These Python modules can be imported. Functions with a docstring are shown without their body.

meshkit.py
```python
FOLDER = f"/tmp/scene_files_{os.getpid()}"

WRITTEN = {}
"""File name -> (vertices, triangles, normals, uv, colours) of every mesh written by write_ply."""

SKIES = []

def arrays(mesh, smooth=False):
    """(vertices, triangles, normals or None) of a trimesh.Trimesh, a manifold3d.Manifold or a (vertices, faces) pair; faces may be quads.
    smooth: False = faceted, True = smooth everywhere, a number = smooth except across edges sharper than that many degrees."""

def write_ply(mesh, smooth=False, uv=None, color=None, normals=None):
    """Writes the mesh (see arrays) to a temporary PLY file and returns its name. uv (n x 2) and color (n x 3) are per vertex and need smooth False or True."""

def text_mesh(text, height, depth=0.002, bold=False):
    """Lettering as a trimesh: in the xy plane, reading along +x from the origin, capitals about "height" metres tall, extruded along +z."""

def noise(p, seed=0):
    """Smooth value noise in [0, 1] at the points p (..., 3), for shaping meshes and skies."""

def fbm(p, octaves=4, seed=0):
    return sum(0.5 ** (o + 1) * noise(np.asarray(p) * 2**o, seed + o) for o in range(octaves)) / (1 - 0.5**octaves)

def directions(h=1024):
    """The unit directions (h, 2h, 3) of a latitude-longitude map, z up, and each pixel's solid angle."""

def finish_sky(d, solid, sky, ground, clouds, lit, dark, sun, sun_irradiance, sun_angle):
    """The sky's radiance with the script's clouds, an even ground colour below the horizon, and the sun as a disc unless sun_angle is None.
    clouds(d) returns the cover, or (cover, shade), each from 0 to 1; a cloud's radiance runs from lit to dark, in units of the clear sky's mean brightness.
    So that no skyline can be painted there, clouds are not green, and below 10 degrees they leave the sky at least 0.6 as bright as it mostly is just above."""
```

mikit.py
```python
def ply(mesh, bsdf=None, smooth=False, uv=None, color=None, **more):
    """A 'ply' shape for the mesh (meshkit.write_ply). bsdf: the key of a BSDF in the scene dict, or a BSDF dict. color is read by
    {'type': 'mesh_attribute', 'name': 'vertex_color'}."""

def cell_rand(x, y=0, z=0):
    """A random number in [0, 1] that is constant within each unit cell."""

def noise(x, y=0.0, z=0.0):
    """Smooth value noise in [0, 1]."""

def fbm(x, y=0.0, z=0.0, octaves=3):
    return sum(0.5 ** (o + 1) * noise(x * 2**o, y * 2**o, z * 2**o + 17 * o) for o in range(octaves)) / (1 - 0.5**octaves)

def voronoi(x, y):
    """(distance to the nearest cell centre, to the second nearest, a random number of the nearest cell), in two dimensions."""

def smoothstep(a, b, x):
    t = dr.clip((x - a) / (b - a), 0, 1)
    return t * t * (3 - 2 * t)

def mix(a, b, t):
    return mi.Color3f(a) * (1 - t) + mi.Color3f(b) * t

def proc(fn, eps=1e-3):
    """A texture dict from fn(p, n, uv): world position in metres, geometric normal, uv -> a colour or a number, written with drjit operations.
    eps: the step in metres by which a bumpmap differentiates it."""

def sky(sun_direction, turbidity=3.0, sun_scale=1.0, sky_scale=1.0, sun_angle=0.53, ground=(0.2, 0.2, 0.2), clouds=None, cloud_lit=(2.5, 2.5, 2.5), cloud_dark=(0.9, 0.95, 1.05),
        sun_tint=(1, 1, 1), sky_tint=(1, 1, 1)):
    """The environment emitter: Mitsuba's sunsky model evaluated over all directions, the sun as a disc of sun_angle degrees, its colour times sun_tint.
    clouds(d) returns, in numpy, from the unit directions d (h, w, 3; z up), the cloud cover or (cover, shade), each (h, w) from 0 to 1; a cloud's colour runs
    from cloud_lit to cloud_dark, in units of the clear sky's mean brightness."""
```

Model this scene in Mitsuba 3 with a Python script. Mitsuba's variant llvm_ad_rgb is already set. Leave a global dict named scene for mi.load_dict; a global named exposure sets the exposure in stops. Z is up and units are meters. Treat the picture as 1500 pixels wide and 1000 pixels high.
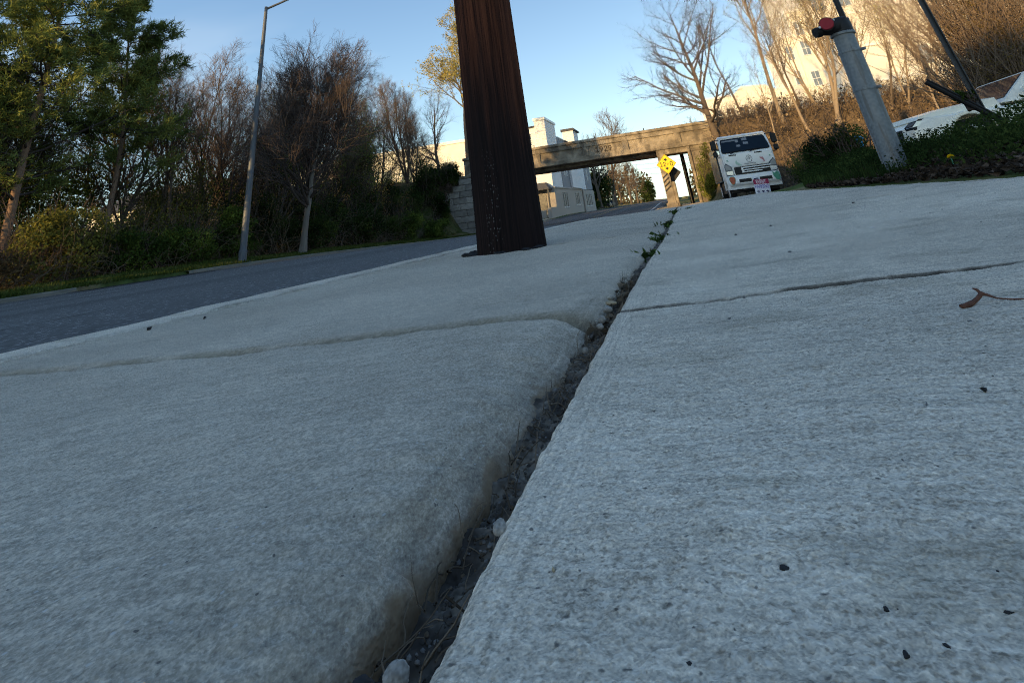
import math, random
import numpy as np, trimesh, mitsuba as mi, mikit, meshkit
import drjit as dr
from mikit import proc, noise, fbm, voronoi, smoothstep, mix, cell_rand

T = mi.ScalarTransform4f
scene, labels = {}, {}
exposure = 3.4

# ---------------------------------------------------------------- camera, sky
def camera():
    roll, pitch, yaw = math.radians(7.0), math.radians(23.6), math.radians(15.0)
    fw = np.array([0, math.cos(pitch), math.sin(pitch)]); rt = np.array([1.0, 0, 0]); dn = np.cross(fw, rt)
    c, s = math.cos(roll), math.sin(roll)
    rt, dn = c * rt + s * dn, -s * rt + c * dn
    cy, sy = math.cos(yaw), math.sin(yaw)
    Y = np.array([[cy, -sy, 0], [sy, cy, 0], [0, 0, 1]])
    rt, dn, fw = Y @ rt, Y @ dn, Y @ fw
    m = np.eye(4); m[:3, 0], m[:3, 1], m[:3, 2], m[:3, 3] = -rt, -dn, fw, (0, 0, 0.14)
    return {'type': 'perspective', 'fov': 2 * math.degrees(math.atan(750 / 725)), 'fov_axis': 'x', 'near_clip': 0.01, 'far_clip': 6000.0,
            'principal_point_offset_x': 0.0, 'principal_point_offset_y': 0.5, 'to_world': T(m.tolist())}
scene['camera'] = camera()
SUN_EL, SUN_A = math.radians(11.0), math.radians(25.0)
sun = (-math.sin(SUN_A) * math.cos(SUN_EL), -math.cos(SUN_A) * math.cos(SUN_EL), math.sin(SUN_EL))

def clouds(d):
    q = d / np.maximum(d[..., 2:3], 0.06)
    n = meshkit.fbm(np.stack([q[..., 0] * 0.35 + 3.1, q[..., 1] * 0.9, 0 * q[..., 0]], -1), 5, 4)
    return np.clip((n - 0.57) * 2.0, 0, 0.22) * np.clip((0.5 - d[..., 2]) * 4, 0, 1)
scene['sky_light'] = mikit.sky(sun, turbidity=2.0, sun_scale=0.56, sky_scale=1.0, sky_tint=(0.86, 0.92, 1.03), clouds=clouds, cloud_lit=(1.9, 2.1, 2.3), sun_tint=(0.97, 1.0, 1.10))

# ---------------------------------------------------------------- helpers
def key_of(name, parent=None):
    base = f'{parent}__{name}' if parent else name
    k, i = base, 0
    while k in USED:
        i += 1; k = f'{base}_{i:03d}'
    USED.add(k)
    return k
USED = set(scene)

def lab(k, label=None, category=None, group=None, kind=None):
    d = {a: b for a, b in (('label', label), ('category', category), ('group', group), ('kind', kind)) if b}
    if d: labels[k] = d

def thing(name, label, category, group=None):
    k = key_of(name); lab(k, label, category, group); return k

def obj(name, mesh, bsdf, parent=None, smooth=False, label=None, category=None, group=None, kind=None, color=None):
    k = key_of(name, parent)
    scene[k] = mikit.ply(mesh, bsdf, smooth=smooth, color=color)
    lab(k, label, category, group, kind)
    return k

def M(v, f): return trimesh.Trimesh(np.asarray(v, float), np.asarray(f, int), process=False)
def cat(*ms): return trimesh.util.concatenate([m for x in ms for m in (x if isinstance(x, (list, tuple)) else [x])])
def mv(m, x=0, y=0, z=0): m = m.copy(); m.apply_translation((x, y, z)); return m
def rot(m, deg, ax, pt=(0, 0, 0)):
    m = m.copy(); m.apply_transform(trimesh.transformations.rotation_matrix(math.radians(deg), ax, pt)); return m
def box(x0, x1, y0, y1, z0, z1, c=0.0):
    """box with chamfered edges"""
    lo, hi = np.array([x0, y0, z0], float), np.array([x1, y1, z1], float)
    if c <= 0:
        m = trimesh.creation.box(hi - lo); m.apply_translation((lo + hi) / 2); return m
    c = min(c, *(0.45 * (hi - lo)))
    pts = []
    for sx in (0, 1):
        for sy in (0, 1):
            for sz in (0, 1):
                p = np.where([sx, sy, sz], hi, lo); s = np.where([sx, sy, sz], -c, c)
                for k in range(3):
                    q = p + s; q[k] = p[k]; pts.append(q)
    return trimesh.convex.convex_hull(np.array(pts))
def hull(pts): return trimesh.convex.convex_hull(np.array(pts, float))
def cyl(p0, p1, r0, r1=None, n=20):
    p0, p1 = np.array(p0, float), np.array(p1, float); r1 = r0 if r1 is None else r1
    a = np.arange(n) * 2 * np.pi / n
    z = (p1 - p0) / np.linalg.norm(p1 - p0)
    x = np.cross(z, [0, 0, 1] if abs(z[2]) < 0.9 else [1, 0, 0]); x /= np.linalg.norm(x); y = np.cross(z, x)
    ring = np.cos(a)[:, None] * x + np.sin(a)[:, None] * y
    v = np.vstack([p0 + ring * r0, p1 + ring * r1, p0, p1]); i = np.arange(n); j = (i + 1) % n
    f = np.vstack([np.stack([i, j, j + n], 1), np.stack([i, j + n, i + n], 1), np.stack([j, i, i * 0 + 2 * n], 1), np.stack([i + n, j + n, i * 0 + 2 * n + 1], 1)])
    return M(v, f)
def prism(poly, y0, y1):
    """polygon in (x,z) extruded along y"""
    from shapely.geometry import Polygon
    m = trimesh.creation.extrude_polygon(Polygon(poly), y1 - y0, engine='earcut')
    v = m.vertices.copy(); m.vertices = np.stack([v[:, 0], y1 - v[:, 2], v[:, 1]], 1)
    return m
def facing(m, x, y, z, yaw=0):
    """lettering in xy plane -> upright, facing -y"""
    A = np.eye(4); A[:3, :3] = np.array([[1, 0, 0], [0, 0, -1], [0, 1, 0]], float)
    m = m.copy(); m.apply_transform(A)
    if yaw: m = rot(m, yaw, (0, 0, 1))
    return mv(m, x, y, z)
def ss(a, b, x): t = np.clip((x - a) / (b - a), 0, 1); return t * t * (3 - 2 * t)
def blob(rng, r, sub=1, amp=0.3, sq=(1, 1, 0.7)):
    m = trimesh.creation.icosphere(sub, 1.0)
    v = m.vertices * (1 + amp * (rng.random((len(m.vertices), 1)) - 0.5) * 2) * np.array(sq) * r
    return M(v, m.faces)

# ---------------------------------------------------------------- materials
def pr(name, col, rough=0.8, metal=0.0, spec=0.3, **k):
    scene[name] = {'type': 'twosided', 'b': {'type': 'principled', 'base_color': col if isinstance(col, dict) else {'type': 'rgb', 'value': list(col)}, 'roughness': rough, 'metallic': metal, 'specular': spec, **k}}
    USED.add(name); return name
def leafm(name, trans=0.6):
    scene[name] = {'type': 'principledthin', 'base_color': {'type': 'mesh_attribute', 'name': 'vertex_color'}, 'roughness': 0.6, 'diff_trans': trans, 'spec_trans': 0.0}
    USED.add(name); return name
def bumped(name, col, bump, scale, rough=0.9, eps=1e-3, spec=0.25):
    scene[name] = {'type': 'twosided', 'b': {'type': 'bumpmap', 't': proc(bump, eps), 'scale': scale, 'n': {'type': 'principled', 'base_color': proc(col), 'roughness': rough, 'specular': spec}}}
    USED.add(name); return name

def conc_right(p, n, uv):
    x, y = p.x, p.y
    a = fbm(x * 5, y * 5, 0, 4)
    wx = x + 0.004 * noise(x * 40, y * 40, 8)
    wy = y + 0.010 * (noise(x * 7, y * 9, 8) - 0.5)
    edge = smoothstep(0.055, 0.025, x + 0.133)          # strip along the open joint drawn smooth with an edging tool
    st = mix(noise(wx * 26, wy * 300, 3) * 0.5 + noise(wx * 60, wy * 620, 5) * 0.5, noise(wx * 520, wy * 16, 3) * 0.6 + noise(wx * 900, wy * 30, 4) * 0.4, edge).x
    g = noise(x * 600, y * 760, 1) * 0.5 + noise(x * 1300, y * 1500, 2) * 0.5
    m_ = noise(x * 55, y * 75, 21) * 0.3 + noise(x * 120, y * 170, 22) * 0.35 + noise(x * 260, y * 360, 23) * 0.35
    v = (0.80 + 0.40 * a) * (1 + 0.55 * (st - 0.5) + 0.8 * (g - 0.5) + 0.28 * (m_ - 0.5))
    _, _, q1 = voronoi(x * 520, y * 600)
    _, _, q2 = voronoi(x * 950 + 5, y * 1100)
    v = v * (0.77 + 0.30 * q1 + 0.22 * q2)
    c = mix((0.475, 0.415, 0.335), (0.56, 0.495, 0.405), fbm(x * 1.7 + 9, y * 1.7, 2, 3)) * v
    k = noise(wx * 480, wy * 760, 11) * 0.6 + noise(wx * 1000, wy * 1500, 12) * 0.4
    c = mix(c, (0.17, 0.15, 0.125), smoothstep(0.62, 0.80, k) * 0.42 * smoothstep(0.3, 0.6, fbm(x * 18, y * 40, 31, 3)) * (1 - 0.6 * edge))
    k2 = noise(x * 300, y * 420, 14) * 0.6 + noise(x * 800, y * 900, 15) * 0.4
    c = mix(c, (0.68, 0.62, 0.53), smoothstep(0.68, 0.82, k2) * 0.7)
    d, _, r = voronoi(x * 85 + 3.0 * noise(x * 30, y * 30), y * 95)
    c = mix(c, (0.085, 0.08, 0.075), smoothstep(0.03 + 0.10 * r, 0.02, d + 0.08 * (noise(x * 900, y * 900) - 0.5)) * smoothstep(0.80, 0.86, r) * 0.85)
    st2 = smoothstep(0.60, 0.78, fbm(x * 11 + 20, y * 17, 4, 4))
    c = mix(c, mi.Color3f(0.26, 0.225, 0.165) * v, st2 * 0.35)
    st3 = smoothstep(0.60, 0.8, fbm(x * 3.1 + 5, y * 4.6, 8, 4))
    c = mix(c, mi.Color3f(0.27, 0.245, 0.21) * v, st3 * 0.28)
    jd = smoothstep(0.014, 0.004, dr.abs(y - 0.872 + 0.004 * (noise(x * 60, 3) - 0.5) + 0.006 * (noise(x * 14, 7) - 0.5)))
    return mix(c, mi.Color3f(0.075, 0.066, 0.055) * v, jd * (0.88 + 0.12 * noise(x * 90, 5)))
def bump_right(p, n, uv):
    x, y = p.x, p.y
    wx = x + 0.004 * noise(x * 40, y * 40, 8); wy = y + 0.010 * (noise(x * 7, y * 9, 8) - 0.5)
    k = noise(wx * 480, wy * 760, 11) * 0.6 + noise(wx * 1000, wy * 1500, 12) * 0.4
    return 0.55 * noise(x * 600, y * 760, 1) + 0.5 * noise(wx * 26, wy * 300, 3) + 0.3 * noise(x * 1300, y * 1500, 2) - 0.9 * smoothstep(0.62, 0.80, k)
bumped('m_concrete_right', conc_right, bump_right, 0.0010, eps=4e-4)

def conc_left(p, n, uv):
    x, y = p.x - 1.1 * p.z, p.y + 0.4 * p.z
    a = fbm(x * 3.5, y * 3.5, 5, 4)
    g = noise(x * 560, y * 560, 1) * 0.55 + noise(x * 1200, y * 1200, 2) * 0.45
    st = noise(x * 30 + y * 30, y * 160 - x * 60, 3)
    m_ = noise(x * 60, y * 60, 21) * 0.3 + noise(x * 130, y * 130, 22) * 0.35 + noise(x * 270, y * 270, 23) * 0.35
    v = (0.82 + 0.36 * a) * (1 + 0.8 * (g - 0.5) + 0.25 * (st - 0.5) + 0.25 * (m_ - 0.5))
    _, _, q1 = voronoi(x * 560, y * 560)
    _, _, q2 = voronoi(x * 1050 + 5, y * 1050)
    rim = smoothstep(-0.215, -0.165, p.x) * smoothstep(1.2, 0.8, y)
    v = v * (0.76 + 0.28 * q1 + 0.20 * q2) * (1 - 0.25 * rim) * (1 + 0.9 * rim * (fbm(x * 150, y * 28, 6, 4) - 0.5))  # rounded shoulder darkened: shade put into the colour, along with grime streaks
    c = mix((0.365, 0.318, 0.255), (0.43, 0.377, 0.306), fbm(x * 1.3 + 4, y * 1.3, 2, 3)) * v
    d, _, r = voronoi(x * 95 + 3 * noise(x * 30, y * 30), y * 95)
    c = mix(c, (0.08, 0.075, 0.07), smoothstep(0.12, 0.05, d + 0.08 * (noise(x * 900, y * 900) - 0.5)) * smoothstep(0.93, 0.95, r) * 0.8)
    d3, _, r3 = voronoi(x * 160 + 3, y * 160)
    c = mix(c, (0.5, 0.5, 0.48), smoothstep(0.2, 0.1, d3) * smoothstep(0.93, 0.95, r3) * 0.7)
    # brown soil stain where the slab side meets the dirt of the gap, and in the tooled joints
    low = smoothstep(-0.017, -0.030, p.z + 0.022 * (fbm(x * 60, y * 60, p.z * 60, 3) - 0.5)) * smoothstep(-0.30, -0.22, p.x)
    c = mix(c, mi.Color3f(0.21, 0.145, 0.085) * (0.5 + fbm(x * 90, y * 90, p.z * 90, 3)), low * 0.85)
    jn = smoothstep(0.035, 0.0, dr.abs(p.y - 0.84 + 0.012 * (noise(x * 9) - 0.5)))
    c = mix(c, mi.Color3f(0.20, 0.175, 0.125) * v, jn * smoothstep(0.25, 0.6, fbm(x * 7, y * 25, 1, 3)) * 0.75)
    return c
def bump_left(p, n, uv):
    x, y, z = p.x, p.y, p.z
    return 0.55 * noise(x * 620, y * 620, z * 620) + 0.45 * noise(x * 1300, y * 1300, z * 1300) + 0.12 * noise(x * 200, y * 200, z * 200)
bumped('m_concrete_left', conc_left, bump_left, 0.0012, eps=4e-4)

def asphalt(p, n, uv):
    x, y = p.x, p.y
    g = noise(x * 55, y * 55, 1) * 0.6 + noise(x * 130, y * 130, 2) * 0.4
    c = mix((0.085, 0.083, 0.082), (0.115, 0.113, 0.11), fbm(x * 0.5, y * 0.12, 0, 3)) * (0.55 + 0.9 * g)
    d, _, r = voronoi(x * 16, y * 16)
    c = mix(c, (0.30, 0.30, 0.305), smoothstep(0.35, 0.15, d + 0.2 * (noise(x * 60, y * 60) - 0.5)) * smoothstep(0.55, 0.75, r) * 0.7)
    tyre = smoothstep(0.45, 0.6, fbm(x * 1.1, y * 0.03, 7, 2))
    return c * (1 - 0.25 * tyre)
def bump_asph(p, n, uv):
    d, _, r = voronoi(p.x * 28, p.y * 28)
    return smoothstep(0.5, 0.1, d) * (0.3 + r) + 0.4 * noise(p.x * 130, p.y * 130, 2)
bumped('m_asphalt', asphalt, bump_asph, 0.004, 0.85, eps=2e-3)

def stone_old(p, n, uv):
    x, y, z = p.x, p.y, p.z
    a = fbm(x * 1.2, y * 1.2, z * 2.2, 5)
    b = fbm(x * 6, y * 6, z * 3.0, 4)
    c = mix((0.175, 0.15, 0.115), (0.33, 0.285, 0.22), smoothstep(0.3, 0.7, a)) * (0.65 + 0.7 * b)
    c = mix(c, (0.085, 0.075, 0.062), smoothstep(0.53, 0.72, fbm(x * 2.2 + 7, y, z * 0.7, 4)) * 0.7)
    return c
bumped('m_bridge', stone_old, lambda p, n, uv: fbm(p.x * 9, p.y * 9, p.z * 9, 4), 0.03, 0.9, eps=1e-2)
def block_c(p, n, uv):
    b = fbm(p.x * 5, p.y * 5, p.z * 5, 4); r = fbm(p.x * 0.9, p.y * 0.9, p.z * 1.4, 2)
    return mix((0.23, 0.215, 0.195), (0.36, 0.335, 0.30), r) * (0.6 + 0.8 * b)
pr('m_block', proc(block_c), 0.9)

def pole_c(p, n, uv):
    cx, cy = p.x + 0.965 + 0.026 * p.z, p.y - 2.95
    ang = dr.atan2(cy, cx)
    gr = fbm(ang * 22 + 2.2 * noise(p.z * 2.2, ang * 2), p.z * 2.2, 0, 5) * 0.6 + noise(ang * 95, p.z * 6, 4) * 0.4
    c = mix((0.020, 0.008, 0.006), (0.165, 0.056, 0.030), smoothstep(0.15, 0.95, gr))
    tar = smoothstep(1.5, 0.35, p.z + 0.8 * (fbm(ang * 4, p.z * 1.5, 3, 3) - 0.5))
    c = mix(c, mi.Color3f(0.010, 0.0095, 0.0105) * (0.5 + gr), tar * 0.9)
    d, _, r = voronoi(ang * 22, p.z * 55)
    spl = smoothstep(0.28, 0.14, d) * smoothstep(0.74, 0.8, r) * smoothstep(0.32, 0.06, dr.abs(ang + 1.72 - 0.1 * p.z)) * smoothstep(0.62, 0.2, p.z)
    return mix(c, (0.20, 0.20, 0.20), spl * 0.8)
def pole_b(p, n, uv):
    ang = dr.atan2(p.y - 2.95, p.x + 0.965 + 0.026 * p.z)
    return fbm(ang * 26, p.z * 1.3, 0, 4) * 0.7 + noise(ang * 75, p.z * 2.5, 4) * 0.3
bumped('m_pole', pole_c, pole_b, 0.008, 0.75, eps=2e-3, spec=0.06)

def galv(p, n, uv):
    a = fbm(p.x * 14, p.y * 14, p.z * 5, 4); b = noise(p.x * 60, p.y * 60, p.z * 60)
    c = mix((0.15, 0.17, 0.185), (0.25, 0.27, 0.285), a) * (0.85 + 0.3 * b)
    s = smoothstep(0.56, 0.7, fbm(p.x * 40, p.y * 40, p.z * 3, 3))
    return mix(c, (0.13, 0.12, 0.11), s * 0.6)
pr('m_galvanised', proc(galv), 0.55, 0.35, 0.5)

def soil(p, n, uv):
    a = fbm(p.x * 60, p.y * 60, p.z * 60, 4); b = noise(p.x * 400, p.y * 400, p.z * 300)
    return mix((0.055, 0.047, 0.040), (0.21, 0.18, 0.145), smoothstep(0.3, 0.75, a)) * (0.6 + 0.8 * b)
bumped('m_soil', soil, lambda p, n, uv: fbm(p.x * 120, p.y * 120, p.z * 120, 3), 0.006, 1.0, eps=5e-4)
pr('m_chip', proc(lambda p, n, uv: mix((0.17, 0.16, 0.145), (0.36, 0.34, 0.31), fbm(p.x * 300, p.y * 300, p.z * 300, 4)) * (0.6 + 0.7 * noise(p.x * 900, p.y * 900, p.z * 900))), 0.95)
def grnd(p, n, uv):
    x, y = p.x, p.y
    a = fbm(x * 0.6, y * 0.6, 1, 4); b = fbm(x * 5, y * 5, 2, 3)
    c = mix((0.055, 0.075, 0.022), (0.15, 0.12, 0.065), smoothstep(0.42, 0.62, a)) * (0.5 + b)
    return mix(c, mix((0.07, 0.055, 0.035), (0.17, 0.12, 0.07), fbm(x * 1.3, y * 1.3, p.z, 3)) * (0.5 + b), smoothstep(26, 29, y) * smoothstep(1.5, 2.5, x) * smoothstep(48, 44, y))
pr('m_ground', proc(grnd), 1.0, 0, 0.1)
def dirtwall(p, n, uv):
    a = fbm(p.x * 0.8, p.y * 0.8, p.z * 0.8, 4)
    return mix((0.66, 0.64, 0.57), (0.78, 0.76, 0.69), a)
pr('m_cream', proc(dirtwall), 0.85)
def lapsiding(p, n, uv):
    return mix((0.62, 0.63, 0.64), (0.74, 0.745, 0.75), fbm(p.x * 1.1, p.y * 1.1, p.z * 6, 3))
pr('m_siding', proc(lapsiding), 0.75)
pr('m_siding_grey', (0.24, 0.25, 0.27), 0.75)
def lotc(p, n, uv):
    return mix((0.13, 0.125, 0.12), (0.20, 0.19, 0.18), fbm(p.x * 2, p.y * 2, 0, 4)) * (0.6 + 0.8 * noise(p.x * 60, p.y * 60))
pr('m_lot', proc(lotc), 0.95)

for nm, c, r in (('m_black', (0.012, 0.012, 0.014), 0.5), ('m_rubber', (0.02, 0.02, 0.02), 0.85), ('m_darkmetal', (0.045, 0.05, 0.055), 0.5), ('m_white', (0.78, 0.78, 0.76), 0.5),
                 ('m_paintline', (0.45, 0.45, 0.43), 0.9), ('m_wornline', (0.16, 0.16, 0.16), 0.9), ('m_yellowline', (0.36, 0.26, 0.07), 0.9), ('m_yellow', (0.80, 0.56, 0.015), 0.5), ('m_red', (0.30, 0.006, 0.02), 0.45),
                 ('m_signred', (0.34, 0.03, 0.08), 0.6), ('m_purple', (0.16, 0.11, 0.42), 0.6), ('m_signwhite', (0.76, 0.76, 0.80), 0.6), ('m_navy', (0.03, 0.03, 0.09), 0.6),
                 ('m_orange', (0.46, 0.12, 0.06), 0.5), ('m_mint', (0.10, 0.32, 0.21), 0.5), ('m_palemint', (0.45, 0.62, 0.52), 0.5), ('m_pink', (0.50, 0.20, 0.22), 0.5), ('m_leafblack', (0.02, 0.03, 0.03), 0.6),
                 ('m_blue', (0.03, 0.28, 0.62), 0.5), ('m_bark', (0.115, 0.09, 0.068), 0.9), ('m_bark_dark', (0.062, 0.050, 0.045), 0.9), ('m_twig_dark', (0.105, 0.080, 0.070), 0.9), ('m_bark_pale', (0.27, 0.215, 0.155), 0.9), ('m_twig', (0.085, 0.062, 0.052), 0.9),
                 ('m_twig_warm', (0.165, 0.122, 0.088), 0.9), ('m_bark_grey', (0.19, 0.175, 0.16), 0.9), ('m_pebble_dark', (0.020, 0.021, 0.024), 0.75), ('m_pebble', (0.34, 0.335, 0.32), 0.9), ('m_pebble_tan', (0.36, 0.29, 0.19), 0.9), ('m_pebble_grey', (0.13, 0.13, 0.13), 0.9),
                 ('m_roof', (0.07, 0.07, 0.075), 0.8), ('m_pinebark', (0.23, 0.15, 0.105), 0.95), ('m_housestone', (0.36, 0.33, 0.29), 0.9), ('m_lampgrey', (0.10, 0.115, 0.135), 0.45), ('m_steel', (0.55, 0.55, 0.56), 0.35)):
    pr(nm, c, r)
pr('m_deadstick', proc(lambda p, n, uv: mix((0.03, 0.014, 0.010), (0.20, 0.085, 0.05), fbm(p.x * 260, p.y * 260, p.z * 500, 4)) * (0.6 + 0.8 * noise(p.x * 1100, p.y * 1100, p.z * 1100))), 0.75)
pr('m_truckpaint', (0.80, 0.81, 0.79), 0.3, 0, 0.5, clearcoat=0.6, clearcoat_gloss=0.9)
pr('m_carpaint', (0.80, 0.78, 0.70), 0.28, 0, 0.5, clearcoat=0.7, clearcoat_gloss=0.92)
pr('m_darkpaint', (0.03, 0.035, 0.04), 0.3, 0, 0.5, clearcoat=0.6)
pr('m_glass', (0.010, 0.018, 0.030), 0.08, 0, 0.22); pr('m_windowpale', (0.16, 0.20, 0.25), 0.15, 0, 0.5)
pr('m_windowglass', (0.03, 0.04, 0.055), 0.08, 0, 0.7)
pr('m_lens', (0.62, 0.65, 0.68), 0.12, 0.3, 0.7)
leafm('m_leaf', 0.7); leafm('m_needle', 0.35)
scene['m_litter'] = {'type': 'twosided', 'b': {'type': 'diffuse', 'reflectance': {'type': 'mesh_attribute', 'name': 'vertex_color'}}}; USED.add('m_litter')

# ---------------------------------------------------------------- ground levels
def sw_dip(v): return -0.36 * ss(8.5, 27, v)
def road_dip(v): return -0.40 * ss(13, 36, v) + 0.42 * ss(42, 75, v) + 0.0016 * np.maximum(v - 75, 0) * (v < 400) + 0.52 * (v >= 400)
def road_z(u, v): return -0.165 + 0.010 * (u + 1.8) + road_dip(v)
def sw_z(u, v): return np.where(u > -0.1325, 0.045 * u, 0.02 * u - 0.003) + sw_dip(v)
def ground_z(u, v):
    u, v = np.broadcast_arrays(np.asarray(u, float), np.asarray(v, float))
    n = meshkit.fbm(np.stack([u * 0.5, v * 0.5, 0 * u], -1), 4, 3) - 0.5
    zr = road_z(-14.0, v) + 0.085
    left = zr + 0.10 * ss(-14.2, -16, u) + 0.5 * ss(-17, -24, u) + 0.25 * n * ss(-14.6, -17, u) + 3.9 * ss(-14.8, -17.5, u) * ss(31, 37, v) * ss(50, 44, v)
    bank = 0.062 + 0.20 * ss(1.3, 2.4, u) * ss(12, 8, v) + 0.08 * n * ss(1.4, 1.9, u)
    lot = -0.28 + 0.36 * ss(14.5, 9.5, v)
    right = np.where(v < 12, np.maximum(bank * ss(13, 9, v), lot * 0 - 9), lot)
    right = np.where(u > 3.2, np.where(v < 14, 0.10, lot), right)
    emb = 4.5 * ss(26.5, 34, v + 0.6 * n) * ss(70, 50, v) * ss(1.55, 3.2, u + 0.5 * n)
    right = right + emb + 0.35 * n * ss(26, 30, v)
    far = ss(62, 90, v)
    right = right * (1 - far) + far * (road_z(-1.8, v) + 0.1)
    out = np.where(u < -14.1, left, np.where(u > 1.33, right, np.where(u < -1.7, road_z(u, v) - 0.07, sw_z(u, v) - 0.12 - 0.05 * (v < 3))))
    return np.where(np.abs(u) > 200, np.minimum(out, 0.3), out)
def grid(us, vs, zf):
    U, V = np.meshgrid(us, vs, indexing='ij'); Z = zf(U, V)
    n, m = U.shape
    i, j = np.meshgrid(np.arange(n - 1), np.arange(m - 1), indexing='ij'); a = i * m + j
    q = np.stack([a, a + m, a + m + 1, a + 1], -1).reshape(-1, 4)
    return M(np.stack([U, V, Z], -1).reshape(-1, 3), np.vstack([q[:, [0, 1, 2]], q[:, [0, 2, 3]]]))
us = np.unique(np.round(np.concatenate([[-3000, -1200, -500, -250, -150, -100, -70, -50], np.arange(-40, -14.5, 0.8), [-14.12, -14.08, -8, -1.72, -1.68, -0.6, 0.5, 1.31, 1.345], np.arange(1.45, 4, 0.15), np.arange(4, 40, 0.8), [50, 70, 100, 150, 250, 500, 1200, 3000]]), 3))
vs = np.unique(np.round(np.concatenate([[-3000, -800, -300, -150, -80, -50, -30, -15, -8, -4, -2, -1], np.arange(0, 14, 0.3), np.arange(14, 62, 0.7), [64, 68, 72, 80, 90, 105, 130, 180, 260, 399, 401, 700, 1300, 3500]]), 3))
obj('ground', grid(us, vs, ground_z), 'm_ground', smooth=True, kind='structure')
rv = np.unique(np.concatenate([np.arange(-60, 80, 1.0), np.arange(80, 420, 10)]))
road = obj('road', grid(np.linspace(-14.0, -1.78, 25), rv, road_z), 'm_asphalt', smooth=True, kind='structure')
def stripe(u0, u1, v0, v1, dz=0.004, n=40):
    vv = np.linspace(v0, v1, n); return grid(np.array([u0, u1]), vv, lambda u, v: road_z(u, v) + dz)
obj('edge_line', stripe(-2.75, -2.63, 24, 130), 'm_paintline', road, label='white painted edge line of the road beyond the bridge')
obj('worn_lane_line', stripe(-5.15, -5.09, -3, 22), 'm_wornline', road, label='faint worn lane line along the near road')
obj('centre_line', stripe(-8.1, -8.0, 48, 170), 'm_yellowline', road, label='yellow centre line of the far road')
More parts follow.
